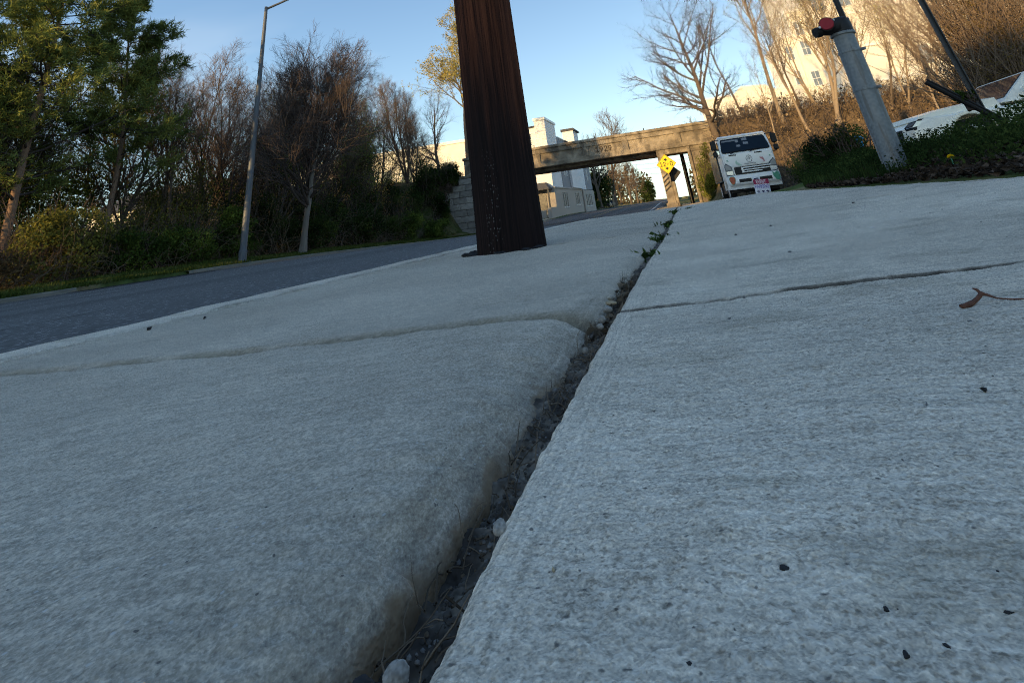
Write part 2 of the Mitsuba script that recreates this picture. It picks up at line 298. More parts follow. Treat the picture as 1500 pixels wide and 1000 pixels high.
# asphalt patches by the far kerb: a darker gutter repair
# ---------------------------------------------------------------- sidewalk slabs
def axis(a, b, dense, fine, coarse):
    """coordinates from a to b, spaced 'fine' inside the dense interval and at both ends"""
    out = [a]; x = a
    while x < b:
        ed = min(x - a, b - x)
        h = fine if dense[0] <= x <= dense[1] else coarse
        h = min(h, max(fine, 0.0012 if ed < 0.004 else 0.10 * ed + 0.0012))
        x += h; out.append(min(x, b))
    return np.unique(np.array(out))
def joint_drift(v): return 0.024 * ss(1.0, 2.9, v)   # the joint is not quite straight
def slab(u0, u1, v0, v1, du, dv, fine, coarse, radii, amp=0.0005, rough=0.0, seed=0, depth=0.09, flat=1.0, ragged=0.55, lip=0.011):
    """a concrete slab: top grid with rounded, slightly ragged edges, plus skirts. radii = (u0,u1,v0,v1) edge radii"""
    U1, V1 = axis(u0, u1, du, fine, coarse), axis(v0, v1, dv, fine, coarse)
    U, V = np.meshgrid(U1, V1, indexing='ij')
    Z = np.array(sw_z(np.where(u1 < 0, np.minimum(U, -0.135), np.maximum(U, -0.132)), V))
    if u1 < 0: Z += lip * ss(-0.9, -0.22, U) * ss(3.2, 0.9, V)
    P = np.stack([U, V, 0 * U], -1)
    n1 = meshkit.fbm(P * 9, 3, seed) - 0.5; n2 = meshkit.fbm(P * 70, 3, seed + 5) - 0.5; n3 = meshkit.noise(P * 330, seed + 9) - 0.5
    Z += n1 * 0.006 + n2 * amp * 2.2 + n3 * amp * 1.6
    for e_, (d, r) in enumerate(((U - u0, radii[0]), (u1 - U, radii[1]), (V - v0, radii[2]), (v1 - V, radii[3]))):
        rr = r * (1 + ragged * (meshkit.fbm(P * 14, 3, seed + 2) - 0.5) * 2)
        d = d + rough * n2 * 2
        t = np.clip(1 - np.maximum(d, 0) / rr, 0, 1)
        if e_ == 1 and fine < 0.004: Z -= t * (0.0030 * np.clip(meshkit.fbm(P * 110, 3, seed + 21) - 0.5, 0, 1) * 3 + 0.0016 * (meshkit.noise(P * 420, seed + 22) - 0.5))
        Z -= rr * (flat if e_ == 1 else 1.0) * (1 - np.sqrt(np.maximum(1 - t * t, 0)))
    n, m = U.shape
    X = np.stack([U, V, Z], -1).reshape(-1, 3)
    i, j = np.meshgrid(np.arange(n - 1), np.arange(m - 1), indexing='ij'); a = i * m + j
    q = np.stack([a, a + m, a + m + 1, a + 1], -1).reshape(-1, 4)
    faces = [q[:, [0, 1, 2]], q[:, [0, 2, 3]]]
    loop = np.concatenate([np.arange(m), (np.arange(1, n)) * m + m - 1, (n - 1) * m + np.arange(m - 2, -1, -1), np.arange(n - 2, 0, -1) * m])
    verts, prev = [X], loop
    K = 7 if fine < 0.004 else 2
    for k in range(1, K + 1):
        ring = X[loop].copy(); t = k / K
        ring[:, 2] = ring[:, 2] * (1 - t) + (X[loop][:, 2].max() - depth) * t
        nz = (meshkit.fbm(ring * 45, 3, seed + 7) - 0.5)[:, None]
        c = np.array([(u0 + u1) / 2, (v0 + v1) / 2]); out = np.stack([np.sign(ring[:, 0] - c[0]) * ((ring[:, 0] <= u0) | (ring[:, 0] >= u1)), np.sign(ring[:, 1] - c[1]) * ((ring[:, 1] <= v0) | (ring[:, 1] >= v1))], 1)
        if fine < 0.004: ring[:, :2] += out * (nz * 0.012 * ragged - 0.003 * t)
        base = sum(len(x) for x in verts); verts.append(ring); idx = base + np.arange(len(loop)); nx = np.roll(np.arange(len(loop)), -1)
        faces += [np.stack([prev, prev[nx], idx[nx]], 1), np.stack([prev, idx[nx], idx], 1)]
        prev = idx
    V_ = np.vstack(verts)
    if u0 > -0.2 and v0 < 0.2 < v1: V_[:, 0] += 0.007 * (1 - ss(0.18, 0.40, V_[:, 1])) * ss(0.1, -0.05, V_[:, 0])
    if u1 < 0 and v0 < 0.2 < v1:   # the open joint widens toward its near end
        V_[:, 0] -= 0.013 * (1 - ss(0.22, 0.55, V_[:, 1])) * ss(-0.5, -0.2, V_[:, 0])
    V_[:, 0] += joint_drift(V_[:, 1]) * ss(0.7, 0.15, np.abs(V_[:, 0] + 0.15))
    return M(V_, np.vstack(faces))
sw = key_of('sidewalk'); lab(sw, kind='structure')
GL = -0.160          # left side of the open joint
GR = -0.133          # right side
VR = [-2.9, -1.2, 0.872, 2.95, 5.05, 7.15, 9.25, 11.4, 13.5, 15.6, 17.7, 19.8, 21.9, 24.0, 26.1, 28.2, 30.3, 32.4, 34.5, 36.6, 38.7, 40.8, 42.9, 45.0]
VL = [-2.9, -1.27, 0.838, 2.93, 5.03, 7.13, 9.23, 11.4, 13.5, 15.6, 17.7, 19.8, 21.9, 24.0, 26.1, 28.2, 30.3, 32.4, 34.5, 36.6, 38.7, 40.8, 42.9, 45.0]
for i in range(len(VR) - 1):
    near = i == 1
    fine, coarse = (0.0019, 0.012) if near else (0.007, 0.03) if i == 2 else (0.02, 0.08) if i < 6 else (0.08, 0.4)
    g = 0.003 if i < 5 else 0.006
    obj('slab', slab(GR, 1.34, VR[i] + g, VR[i + 1] - g, (GR, 0.50) if near else (GR, 1.3), (0.08, 0.9) if near else (VR[i], VR[i + 1]), fine, coarse, (0.011, 0.008, 0.007, 0.007), 0.0007, 0.0018 if i < 4 else 0, 11 + i, ragged=0.22), 'm_concrete_right', sw, smooth=38 if i > 3 else True)
    fine, coarse = (0.0026, 0.02) if near else (0.007, 0.03) if i == 2 else (0.02, 0.08) if i < 6 else (0.08, 0.4)
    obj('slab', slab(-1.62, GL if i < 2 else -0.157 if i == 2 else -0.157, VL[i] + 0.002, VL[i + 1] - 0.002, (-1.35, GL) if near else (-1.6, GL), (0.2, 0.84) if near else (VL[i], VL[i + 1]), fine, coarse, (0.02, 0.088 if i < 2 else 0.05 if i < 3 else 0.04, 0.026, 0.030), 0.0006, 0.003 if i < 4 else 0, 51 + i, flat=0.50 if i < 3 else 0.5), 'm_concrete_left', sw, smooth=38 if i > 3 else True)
# kerb along the sidewalk
kb = key_of('kerb'); lab(kb, kind='structure')
edges = [-2.9, 0.35, 3.4, 6.4, 9.4, 12.4, 15.4, 18.4, 21.4, 24.4, 27.4, 30.4, 33.4, 36.4, 39.4, 42.4, 45.0]
def kerbpiece(u0, u1, v0, v1, zf, drop, r=0.035, seed=0):
    vv = np.linspace(v0 + 0.004, v1 - 0.004, max(6, int((v1 - v0) / 0.06)))
    prof = [(u1, -0.2), (u1, -0.012), (u1 - 0.012, 0), (u0 + r, 0), (u0 + 0.3 * r, -0.3 * r), (u0, -r), (u0 - 0.02, -drop)]
    if u0 > u1: prof = [(u1, -0.2), (u1, -0.012), (u1 + 0.012, 0), (u0 - r, 0), (u0 - 0.3 * r, -0.3 * r), (u0, -r), (u0 + 0.02, -drop)]
    V = []
    for v in vv:
        for k, (a, b) in enumerate(prof):
            nn = meshkit.fbm(np.array([a * 8 + k, v * 6, seed]), 3, 3) - 0.5
            V.append((a + 0.018 * nn * (k not in (0,)), v, float(zf(u1, v)) + b + 0.008 * nn))
    K = len(prof); i, j = np.meshgrid(np.arange(len(vv) - 1), np.arange(K - 1), indexing='ij'); a = i * K + j
    q = np.stack([a, a + 1, a + K + 1, a + K], -1).reshape(-1, 4)
    return M(V, np.vstack([q[:, [0, 1, 2]], q[:, [0, 2, 3]]]))
for i in range(len(edges) - 1):
    obj('kerb_stone', kerbpiece(-1.80, -1.625, edges[i], edges[i + 1], lambda u, v: sw_z(np.asarray(-1.62), np.asarray(v)) + 0.004, 0.17, seed=i), 'm_concrete_right', kb, smooth=40)
pr('m_kerbgrey', proc(lambda p, n, uv: mix((0.10, 0.10, 0.085), (0.22, 0.21, 0.18), fbm(p.x * 3, p.y * 3, p.z * 9, 4))), 0.95)
fk = key_of('far_kerb'); lab(fk, kind='structure')
fe = [-20, -8, 2, 9.6]
fe2 = [12.6, 15.6, 18.6, 21.6, 24.6, 27.6, 30.6, 33.6, 36.6, 39.6, 45.6, 51.6, 57.6]
for a, b in list(zip(fe, fe[1:])) + list(zip(fe2, fe2[1:])):
    obj('kerb_stone', kerbpiece(-13.97, -14.2, a, b, lambda u, v: road_z(np.asarray(-14.0), np.asarray(v)) + 0.085, 0.10, seed=a), 'm_kerbgrey', fk, smooth=40)
# soil at the bottom of the open joint
def soil_z(u, v):
    P = np.stack([u, v, 0 * u], -1)
    lvl = -0.036 + 0.010 * ss(0.28, 0.60, v) + 0.004 * ss(0.7, 1.1, v)
    return np.minimum(lvl + sw_dip(v) + 0.014 * (meshkit.fbm(P * 35, 4, 2) - 0.5) + 0.006 * (meshkit.fbm(P * 190, 2, 5) - 0.5), -0.004 + sw_dip(v))
obj('soil', cat(grid(np.linspace(-0.205, -0.120, 40), np.arange(0.0, 1.5, 0.003), soil_z), grid(np.linspace(-0.185, -0.090, 10), np.arange(1.5, 14, 0.03), soil_z)), 'm_soil', smooth=True, kind='structure')
obj('bedding_soil', grid(np.array([-1.65, -0.5, -0.19]), np.arange(-2.9, 14, 0.5), lambda u, v: sw_z(np.minimum(u, -0.135), v) - 0.028), 'm_soil', kind='structure')
obj('joint_soil', grid(np.array([-0.09, 0.5, 1.33]), np.arange(-2.9, 14, 0.5), lambda u, v: sw_z(u, v) - 0.017), 'm_soil', kind='structure')
# ================================================================ large things: bridge, buildings
# ---- railway bridge across the road
B = thing('railway_bridge', 'weathered brown concrete railway bridge over the road with a date on its face', 'bridge')
def fascia():
    """front girder face at y=36, sunk panels, cap on top"""
    parts = [box(-14.9, 3.6, 36.12, 36.75, 3.2, 4.42, 0.03)]
    frames = [(-14.6, -12.4), (-12.0, -9.4), (-9.0, -5.9), (-5.5, -3.1), (-2.7, 0.4), (0.8, 3.5)]
    parts.append(box(-14.9, 3.6, 36.02, 36.125, 3.2, 3.5, 0.02)); parts.append(box(-14.9, 3.6, 36.02, 36.125, 4.12, 4.42, 0.02))
    xs = [-14.9] + [x for f in frames for x in f] + [3.6]
    for a, b in zip(xs[::2], xs[1::2]):
        if b - a > 0.02: parts.append(box(a, b, 36.02, 36.125, 3.495, 4.125, 0.02))
    return cat(parts)
fas = obj('girder_face', fascia(), 'm_bridge', B)
obj('coping', box(-15.0, 3.7, 35.93, 36.85, 4.42, 4.62, 0.04), 'm_bridge', B)
obj('date_numeral', facing(meshkit.text_mesh('1929', 0.34, 0.04, bold=True), -5.05, 36.12, 3.66), pr('m_date', (0.085, 0.068, 0.05), 0.95), B, label='date 1929 cast on the bridge face')
obj('deck', cat(box(-14.9, 3.6, 36.76, 40.6, 3.35, 4.3, 0.03), *[box(-14.8, 1.3, y, y + 0.5, 3.0, 3.36, 0.02) for y in (37.0, 38.2, 39.4)], box(-14.9, 3.6, 40.6, 41.1, 3.2, 4.45, 0.03)), 'm_bridge', B)
for x in (-14, -9.5, -5, -1.5):
    obj('rail_post', cat(cyl((x, 36.6, 4.6), (x, 36.6, 4.85), 0.03), ), 'm_black', B)
for y in (36.12, 38.4, 40.7):
    pl = obj('pillar', cat(hull([(x, y + 0 + q, z) for x in (-0.92, -0.42) for q in (0, 0.55) for z in (-0.35,)] + [(x, y + q, 3.22) for x in (-0.98, -0.46) for q in (0, 0.55)]), box(-1.04, -0.30, y - 0.03, y + 0.6, -0.5, -0.1, 0.04), box(-0.40, -0.22, y + 0.05, y + 0.5, -0.5, 1.15, 0.03)), 'm_bridge', B, label='concrete pillar standing between road and sidewalk' if y < 37 else None)
    if y < 37:
        for k in range(4):
            z = 1.36 - k * 0.27
            obj('hazard_stripe', hull([(-0.92, y - 0.012, z), (-0.50, y - 0.012, z + 0.30), (-0.50, y - 0.012, z + 0.41), (-0.92, y - 0.012, z + 0.11), (-0.92, y + 0.01, z), (-0.50, y + 0.01, z + 0.30), (-0.50, y + 0.01, z + 0.41), (-0.92, y + 0.01, z + 0.11)]), 'm_black', pl)
obj('pillar_beam', box(-1.0, 2.2, 36.15, 36.7, 2.86, 3.21, 0.03), 'm_bridge', B)
obj('column', cyl((0.66, 40.2, -0.6), (0.66, 40.2, 3.2), 0.14, n=14), 'm_black', B, label='dark column under the far side of the bridge')
obj('right_abutment', cat(box(1.12, 3.4, 36.2, 41, -0.6, 3.3, 0.04), box(1.02, 1.20, 36.06, 36.3, -0.6, 3.2, 0.02)), 'm_bridge', B)
obj('left_abutment', box(-19.5, -13.75, 36.4, 41, -1.2, 3.3, 0.04), 'm_bridge', B)
# wing wall of concrete blocks on the left, its top falling away from the bridge
W = thing('retaining_wall', 'grey block retaining wall beside the road at the left end of the bridge, overgrown on top', 'wall')
obj('core', hull([(x, y, z) for y in (35.95, 36.38) for x, z in ((-17.0, -1.4), (-13.85, -1.4), (-13.85, 3.15), (-15.0, 3.15), (-17.0, 0.2))]), 'm_soil', W)
obj('cap', box(-15.2, -13.75, 35.62, 36.38, 3.16, 3.34, 0.02), 'm_bridge', W)
rng = np.random.default_rng(5)
bm = [pr(f'm_block_{k}', proc(lambda p, n, uv, s=0.72 + 0.15 * k: block_c(p, n, uv) * s), 0.95) for k in range(3)]
for c in range(10):
    z0 = -1.05 + c * 0.42
    x = -13.78 - (0.5 if c % 2 else 0)
    if c % 2: obj('block', mv(box(-0.24, 0.235, -0.16, 0.16, 0.012, 0.408, 0.018), x + 0.25, 35.80 + 0.03 * c * 0, z0), bm[rng.integers(3)], W)
    while x > -17.0:
        if z0 + 0.2 <= 3.3 - max(0.0, (-14.9 - x)) * 1.55:
            obj('block', mv(box(-0.485, 0.485, -0.16, 0.16, 0.012, 0.408, 0.018), x - 0.5, 35.80 + rng.uniform(-.014, .014), z0), bm[rng.integers(3)], W)
        x -= 1.0
# ---- low clearance sign on the first pillar, and a black diamond panel behind it
def diamond(x, y, z, s, yaw=0, face='m_yellow', back='m_darkmetal', text=True, lbl=''):
    k = thing('clearance_sign', lbl, 'sign')
    r = s / math.sqrt(2) 
    def dia(rr, y0, y1): return prism([(0, -rr), (rr, 0), (0, rr), (-rr, 0)], y0, y1)
    def place(m): return mv(rot(m, yaw, (0, 0, 1)), x, y, z)
    obj('panel', place(dia(r, 0, 0.01)), back, k)
    if text:
        obj('face', place(dia(r - 0.012, -0.006, -0.001)), face, k)
        from shapely.geometry import Polygon
        ring = Polygon([(0, -r + .035), (r - .035, 0), (0, r - .035), (-r + .035, 0)]).difference(Polygon([(0, -r + .055), (r - .055, 0), (0, r - .055), (-r + .055, 0)]))
        rm = trimesh.creation.extrude_polygon(ring, 0.002, engine='earcut')
        obj('border', place(facing(rm, 0, -0.006, 0)), 'm_black', k)
        t = meshkit.text_mesh("12-0", 0.27, 0.004, bold=True); c = (t.bounds[0] + t.bounds[1]) / 2
        t.apply_translation((-c[0], -c[1], 0)); t.apply_scale((0.92, 1, 1))
        obj('lettering', place(facing(t, 0, -0.006, 0)), 'm_black', k)
        for sgn in (1, -1):
            a = prism([(-0.045, sgn * 0.19), (0.045, sgn * 0.19), (0.045, sgn * 0.25), (0.13, sgn * 0.25), (0, sgn * 0.385), (-0.13, sgn * 0.25), (-0.045, sgn * 0.25)], -0.011, -0.006)
            obj('arrow', place(a), 'm_black', k)
    else:
        obj('brace', place(box(-0.03, 0.03, -0.03, -0.002, -r * 0.8, r * 0.8, 0.004)), 'm_darkmetal', k)
diamond(-0.50, 36.02, 2.26, 0.92, lbl='yellow diamond sign reading 12-0 with arrows on the front bridge pillar')
diamond(-0.34, 36.70, 1.68, 0.92, text=False, back='m_black', lbl='black diamond panel just behind and right of the yellow sign')

# ---- house helper
def window(parent, x0, x1, z0, z1, y, axis='y', glass='m_windowglass', frame='m_white', mull=1):
    """a framed window on a face with outward normal -y (axis 'y') or +x (axis 'x', coordinate y is then x)"""
    f, d = 0.07, 0.05
    def B3(a0, a1, b0, b1, o0, o1): return box(a0, a1, y - o1, y - o0, b0, b1, 0.006) if axis == 'y' else box(y + o0, y + o1, a0, a1, b0, b1, 0.006)
    k = obj('window', B3(x0, x1, z0, z1, -0.02, 0.012), glass, parent)
    bars = [B3(x0 - f, x1 + f, z1, z1 + f, -0.02, d), B3(x0 - f, x1 + f, z0 - f, z0, -0.02, d + 0.03), B3(x0 - f, x0, z0, z1, -0.02, d), B3(x1, x1 + f, z0, z1, -0.02, d), B3(x0, x1, (z0 + z1) / 2 - 0.025, (z0 + z1) / 2 + 0.025, 0.0, 0.03)]
    for q in range(mull):
        m = x0 + (x1 - x0) * (q + 1) / (mull + 1); bars.append(B3(m - 0.02, m + 0.02, z0, z1, 0.0, 0.028))
    obj('frame', cat(bars), frame, k)
def siding(x0, x1, y0, y1, z0, z1, step=0.22):
    """wall block with clapboard courses as thin tapered boards on the -y and +x faces"""
    ms = [box(x0, x1, y0, y1, z0, z1)]
    z = z0
    while z + step <= z1 + 1e-6:
        ms.append(hull([(x0, y0 - 0.028, z), (x1 + 0.028, y0 - 0.028, z), (x0, y0 - 0.008, z + step), (x1 + 0.008, y0 - 0.008, z + step), (x0, y0 + 0.01, z), (x0, y0 + 0.01, z + step), (x1, y0 + 0.01, z), (x1, y0 + 0.01, z + step)]))
        ms.append(hull([(x1 + 0.028, y0, z), (x1 + 0.028, y1, z), (x1 + 0.008, y0, z + step), (x1 + 0.008, y1, z + step), (x1 - 0.01, y0, z), (x1 - 0.01, y1, z), (x1 - 0.01, y0, z + step), (x1 - 0.01, y1, z + step)]))
        z += step
    return cat(ms)
H1 = thing('townhouse', 'white and grey townhouse with stepped tower and porch, just right of the utility pole', 'house')
gz = -0.35
obj('wall', siding(-23, -15.75, 62.3, 72, 3.0, 10.3), 'm_siding', H1); obj('tower', cat(siding(-15.7, -14.35, 61.9, 67.6, 3.0, 11.0)), 'm_siding', H1)
obj('tower_cap', box(-15.85, -14.2, 61.75, 67.8, 11.0, 11.35, 0.05), 'm_white', H1)
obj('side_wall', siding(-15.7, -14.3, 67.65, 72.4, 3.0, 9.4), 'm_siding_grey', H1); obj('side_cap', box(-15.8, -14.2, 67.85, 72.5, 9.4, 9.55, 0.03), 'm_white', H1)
obj('ground_storey', cat(box(-23, -14.2, 61.85, 80, gz - 0.6, 2.95, 0.03), box(-23.1, -14.1, 61.75, 80.1, 2.85, 3.02, 0.03)), 'm_housestone', H1)
obj('bay', siding(-15.5, -13.95, 72.6, 79.5, 3.05, 8.6), 'm_siding', H1)
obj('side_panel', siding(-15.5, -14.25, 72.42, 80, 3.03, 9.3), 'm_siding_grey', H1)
obj('roof', cat(box(-23.1, -15.72, 62.1, 72, 10.3, 10.5, 0.03), box(-15.7, -14.1, 72.5, 80, 9.3, 9.5, 0.03)), 'm_roof', H1)
for a, b in ((-15.35, -14.75),): window(H1, a, b, 5.9, 7.4, 61.88)
window(H1, -17.6, -16.4, 5.4, 7.2, 62.27); window(H1, -19.9, -18.7, 5.4, 7.2, 62.27); window(H1, -17.6, -16.4, 8.2, 9.6, 62.27)
for y0 in (69.2, 70.6): window(H1, y0, y0 + 0.45, 4.6, 6.4, -14.27, 'x')
def slit(parent, x, y0, y1, z0, z1):
    k = obj('window', box(x - 0.02, x + 0.015, y0, y1, z0, z1, 0.004), 'm_black', parent); obj('sill', box(x - 0.02, x + 0.06, y0 - 0.08, y1 + 0.08, z0 - 0.12, z0, 0.01), 'm_white', k)
for y0 in (66.2, 67.3, 68.4): slit(H1, -14.2, y0, y0 + 0.5, 0.7, 2.4)
for y0 in (74.5, 75.6, 76.7): slit(H1, -14.2, y0, y0 + 0.5, 0.9, 2.4)
p = key_of('porch', H1)
scene[p] = mikit.ply(cat(hull([(-17.2, 60.2, 2.9), (-14.5, 60.2, 2.9), (-16.6, 60.8, 3.55), (-15.1, 60.8, 3.55), (-17.2, 61.9, 2.9), (-14.5, 61.9, 2.9), (-16.6, 61.9, 3.6), (-15.1, 61.9, 3.6)]), box(-17.2, -14.5, 60.2, 61.85, 2.74, 2.92, 0.02)), 'm_roof')
for x in (-17.05, -14.65): obj('post', box(x - 0.09, x + 0.09, 60.3, 60.48, gz, 2.75, 0.02), 'm_darkmetal', p)
obj('front_door', box(-16.3, -15.3, 61.78, 61.9, 0.3, 2.5, 0.02), 'm_darkpaint', H1)
obj('low_wall', cat(box(-17.6, -14.9, 59.2, 59.5, gz - 0.5, 0.55, 0.03), box(-14.6, -14.2, 58.8, 62, gz - 0.5, 0.75, 0.03)), 'm_housestone', H1)
H2 = thing('townhouse', 'second white townhouse with flat dark roof edge, further down the far street', 'house')
obj('wall', siding(-22, -15.95, 80.3, 90, 3.0, 10.4), 'm_siding', H2); obj('tower', siding(-15.9, -14.15, 80.1, 84.0, 3.0, 11.8), 'm_siding', H2)
obj('tower_cap', hull([(-16.1, 79.9, 11.8), (-13.8, 79.9, 11.8), (-16.1, 84.3, 11.8), (-13.8, 84.3, 11.8), (-16.1, 79.9, 12.15), (-14, 79.9, 12.15), (-16.1, 84.3, 11.95), (-13.8, 84.3, 11.95)]), 'm_roof', H2)
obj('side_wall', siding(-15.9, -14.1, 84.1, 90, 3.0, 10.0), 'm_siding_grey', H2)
obj('ground_storey', cat(box(-22, -14.0, 80.15, 90.2, -0.8, 2.9, 0.03)), 'm_housestone', H2)
obj('roof', box(-22.1, -15.97, 80.1, 90, 10.4, 10.6, 0.03), 'm_roof', H2)
for z0 in (4.4, 7.0): window(H2, 86, 86.6, z0, z0 + 1.6, -14.07, 'x')
for y0 in (82, 83.5, 85, 86.5): slit(H2, -14.0, y0, y0 + 0.6, 0.6, 2.3)

# ---- cream buildings above the embankment on the right
C1 = thing('apartment_building', 'large cream apartment building in sunlight on the right, seen through bare branches', 'building')
zb = 3.9
obj('wall', cat(box(13.7, 15.1, 52.4, 60, zb, 15.6), box(15.1, 27.2, 52, 66, zb, 26)), 'm_cream', C1)
obj('corner_wing', cat(box(12.35, 13.68, 52.7, 60, zb, 13.2)), 'm_cream', C1)
obj('string_course', cat(*[box(15.0, 27.3, 51.9, 52.0, z, z + 0.18, 0.02) for z in (7.6, 10.9, 14.2, 17.5)]), 'm_white', C1)
obj('parapet', cat(box(12.25, 13.75, 52.6, 60, 13.2, 13.45, 0.03), box(13.6, 15.2, 52.3, 60, 15.6, 15.85, 0.03)), 'm_white', C1)
for r in range(5):
    for k in range(5):
        x = 16.2 + k * 2.2
        if (r * 3 + k * 2) % 5 in (0, 2, 3): continue
        window(C1, x, x + 1.0, 5.2 + 3.3 * r, 6.9 + 3.3 * r, 51.98, glass='m_windowpale')
for z in (5.6, 8.6, 11.0): window(C1, 12.75, 13.3, z, z + 1.3, 52.68, glass='m_windowpale')
for z in (5.2, 8.2, 11.2, 13.2): window(C1, 14.1, 14.75, z, z + 1.35, 52.38, glass='m_windowpale')
C2 = thing('low_building', 'long low cream building with shallow gable above the truck', 'building')
obj('wall', cat(box(4.4, 12.3, 54, 62, zb, 8.7), prism([(6.9, 8.7), (11.2, 8.7), (10.2, 9.4), (8.0, 9.6)], 54, 62)), 'm_cream', C2)
obj('parapet', cat(box(4.3, 6.9, 53.9, 62, 8.7, 8.95, 0.03)), 'm_white', C2)
for x in (4.9, 6.1, 7.4, 8.8, 10.2): window(C2, x, x + 0.7, 6.4, 7.6, 53.98)
C3 = thing('apartment_building', 'pale building at the right edge behind the brown vine thicket', 'building')
obj('wall', box(31, 46, 50, 62, zb, 20), 'm_cream', C3)
for r in range(4):
    for k in range(4): window(C3, 32 + k * 3, 33.2 + k * 3, 5.4 + 3.3 * r, 7 + 3.3 * r, 49.98)
C4 = thing('warehouse', 'pale sunlit building far behind the left trees', 'building')
obj('wall', box(-58, -27, 66, 80, -0.5, 10.5), 'm_cream', C4); obj('parapet', box(-58.2, -26.8, 65.8, 80.2, 10.5, 10.9, 0.05), 'm_white', C4)
for k in range(9): window(C4, -56 + k * 3.2, -54.4 + k * 3.2, 6, 8.2, 65.98)
C5 = thing('house', 'low white house glimpsed through the trunks of the left trees', 'house')
obj('wall', box(-50, -38, 34, 42, -0.3, 4.4), 'm_cream', C5); obj('roof', hull([(-50.4, 33.6, 4.4), (-37.6, 33.6, 4.4), (-50.4, 42.4, 4.4), (-37.6, 42.4, 4.4), (-50.4, 38, 6.4), (-37.6, 38, 6.4)]), 'm_roof', C5)
for k in range(3): window(C5, -48.5 + k * 3.6, -47 + k * 3.6, 1.2, 2.9, 33.98)
# ---- unseen buildings added behind the camera to shade the street
cs, sn = math.cos(SUN_A), math.sin(SUN_A)
def sunbox(w0, w1, t0, t1, z0, z1, c=0.0):
    m = box(w0, w1, t0, t1, z0, z1, c); m = rot(m, -math.degrees(SUN_A), (0, 0, 1)); return m
K1 = thing('added_shade_building', 'unseen brown brick building added behind the camera to shade the street', 'building')
pr('m_brick', (0.20, 0.10, 0.07), 0.9)
obj('wall', sunbox(-18.0, 2.1, -54, -40, -1, SHADE_H := 13.4), 'm_brick', K1)
obj('parapet', sunbox(-18.2, 2.2, -54.2, -39.8, SHADE_H, SHADE_H + 0.25, 0.04), 'm_white', K1)
for r in range(4):
    for k in range(7): obj('window', sunbox(-16 + k * 2.5, -14.8 + k * 2.5, -40.0, -39.95, 1.2 + 3.1 * r, 3.0 + 3.1 * r), 'm_windowglass', K1)
K2 = thing('added_shade_building', 'lower unseen brick building added beside the taller one to extend its shade', 'building')
obj('wall', sunbox(-40, -18.3, -54, -41, -1, 5.6), 'm_brick', K2); obj('parapet', sunbox(-40.2, -18.25, -54.2, -40.8, 5.6, 5.85, 0.04), 'm_white', K2)

# ================================================================ trees and plants
pr('m_twig_sun', (0.25, 0.195, 0.14), 0.9)
def nrm(a): return a / (np.linalg.norm(a, axis=-1, keepdims=True) + 1e-9)
def tubes(P, R, sides):
    """P (B,n,3), R (B,n) -> one mesh"""
    B_, n = P.shape[:2]
    t = nrm(np.gradient(P, axis=1))
    ref = np.where(np.abs(t[..., 2:]) < 0.9, [0, 0, 1.0], [1.0, 0, 0])
    a = nrm(np.cross(t, ref)); b = np.cross(t, a)
    ang = np.arange(sides) * 2 * np.pi / sides
    V = P[:, :, None] + R[:, :, None, None] * (np.cos(ang)[:, None] * a[:, :, None] + np.sin(ang)[:, None] * b[:, :, None])
    bi, i, j = np.meshgrid(np.arange(B_), np.arange(n - 1), np.arange(sides), indexing='ij')
    o = bi * n * sides + i * sides; k = (j + 1) % sides
    q = np.stack([o + j, o + k, o + k + sides, o + j + sides], -1).reshape(-1, 4)
    return M(V.reshape(-1, 3), np.vstack([q[:, [0, 1, 2]], q[:, [0, 2, 3]]]))
def grow(rng, p0, d0, L, r0, n, wig, trop, taper=0.35):
    P = [p0]; d = nrm(d0)
    for i in range(n - 1):
        d = nrm(d + wig * rng.normal(size=d.shape) + np.array([0, 0, 1.0]) * trop)
        P.append(P[-1] + d * (L / (n - 1))[:, None])
    P = np.stack(P, 1); t = np.linspace(0, 1, n)
    return P, r0[:, None] * (1 - (1 - taper) * t)[None, :]
def kids(rng, P, R, L, k, t0, t1, a0, a1, ratio, rr, short=0.45):
    B_, n = P.shape[:2]
    t = t0 + (t1 - t0) * ((np.arange(k)[None, :] + rng.random((B_, k))) / k)
    x = t * (n - 1.001); i = x.astype(int); f = (x - i)[..., None]; bi = np.arange(B_)[:, None]
    p = P[bi, i] * (1 - f) + P[bi, i + 1] * f
    tan = nrm(P[bi, i + 1] - P[bi, i])
    s = nrm(np.cross(tan, nrm(rng.normal(size=tan.shape))))
    an = np.radians(rng.uniform(a0, a1, (B_, k)))[..., None]
    d = np.cos(an) * tan + np.sin(an) * s
    ln = L[:, None] * ratio * rng.uniform(0.65, 1.3, (B_, k)) * (1 - short * (t - t0) / max(t1 - t0, 1e-6))
    r = R[bi, i] * rr
    return p.reshape(-1, 3), d.reshape(-1, 3), ln.reshape(-1), r.reshape(-1)
def leaf_quads(rng, c, size, dirs=None, aspect=0.55, curl=0.25):
    """folded leaf of two triangles at each centre"""
    n = len(c); a = nrm(rng.normal(size=(n, 3)) if dirs is None else dirs); b = nrm(np.cross(a, rng.normal(size=(n, 3)))); nn = np.cross(a, b)
    s = (size * rng.uniform(0.6, 1.35, n))[:, None]
    V = np.stack([c - a * s * 0.5, c + b * s * aspect * 0.5 + nn * s * curl * 0.3, c + a * s * 0.5, c - b * s * aspect * 0.5 + nn * s * curl * 0.3], 1)
    i = np.arange(n)[:, None] * 4
    return M(V.reshape(-1, 3), np.vstack([np.hstack([i, i + 1, i + 2]), np.hstack([i, i + 2, i + 3])]))
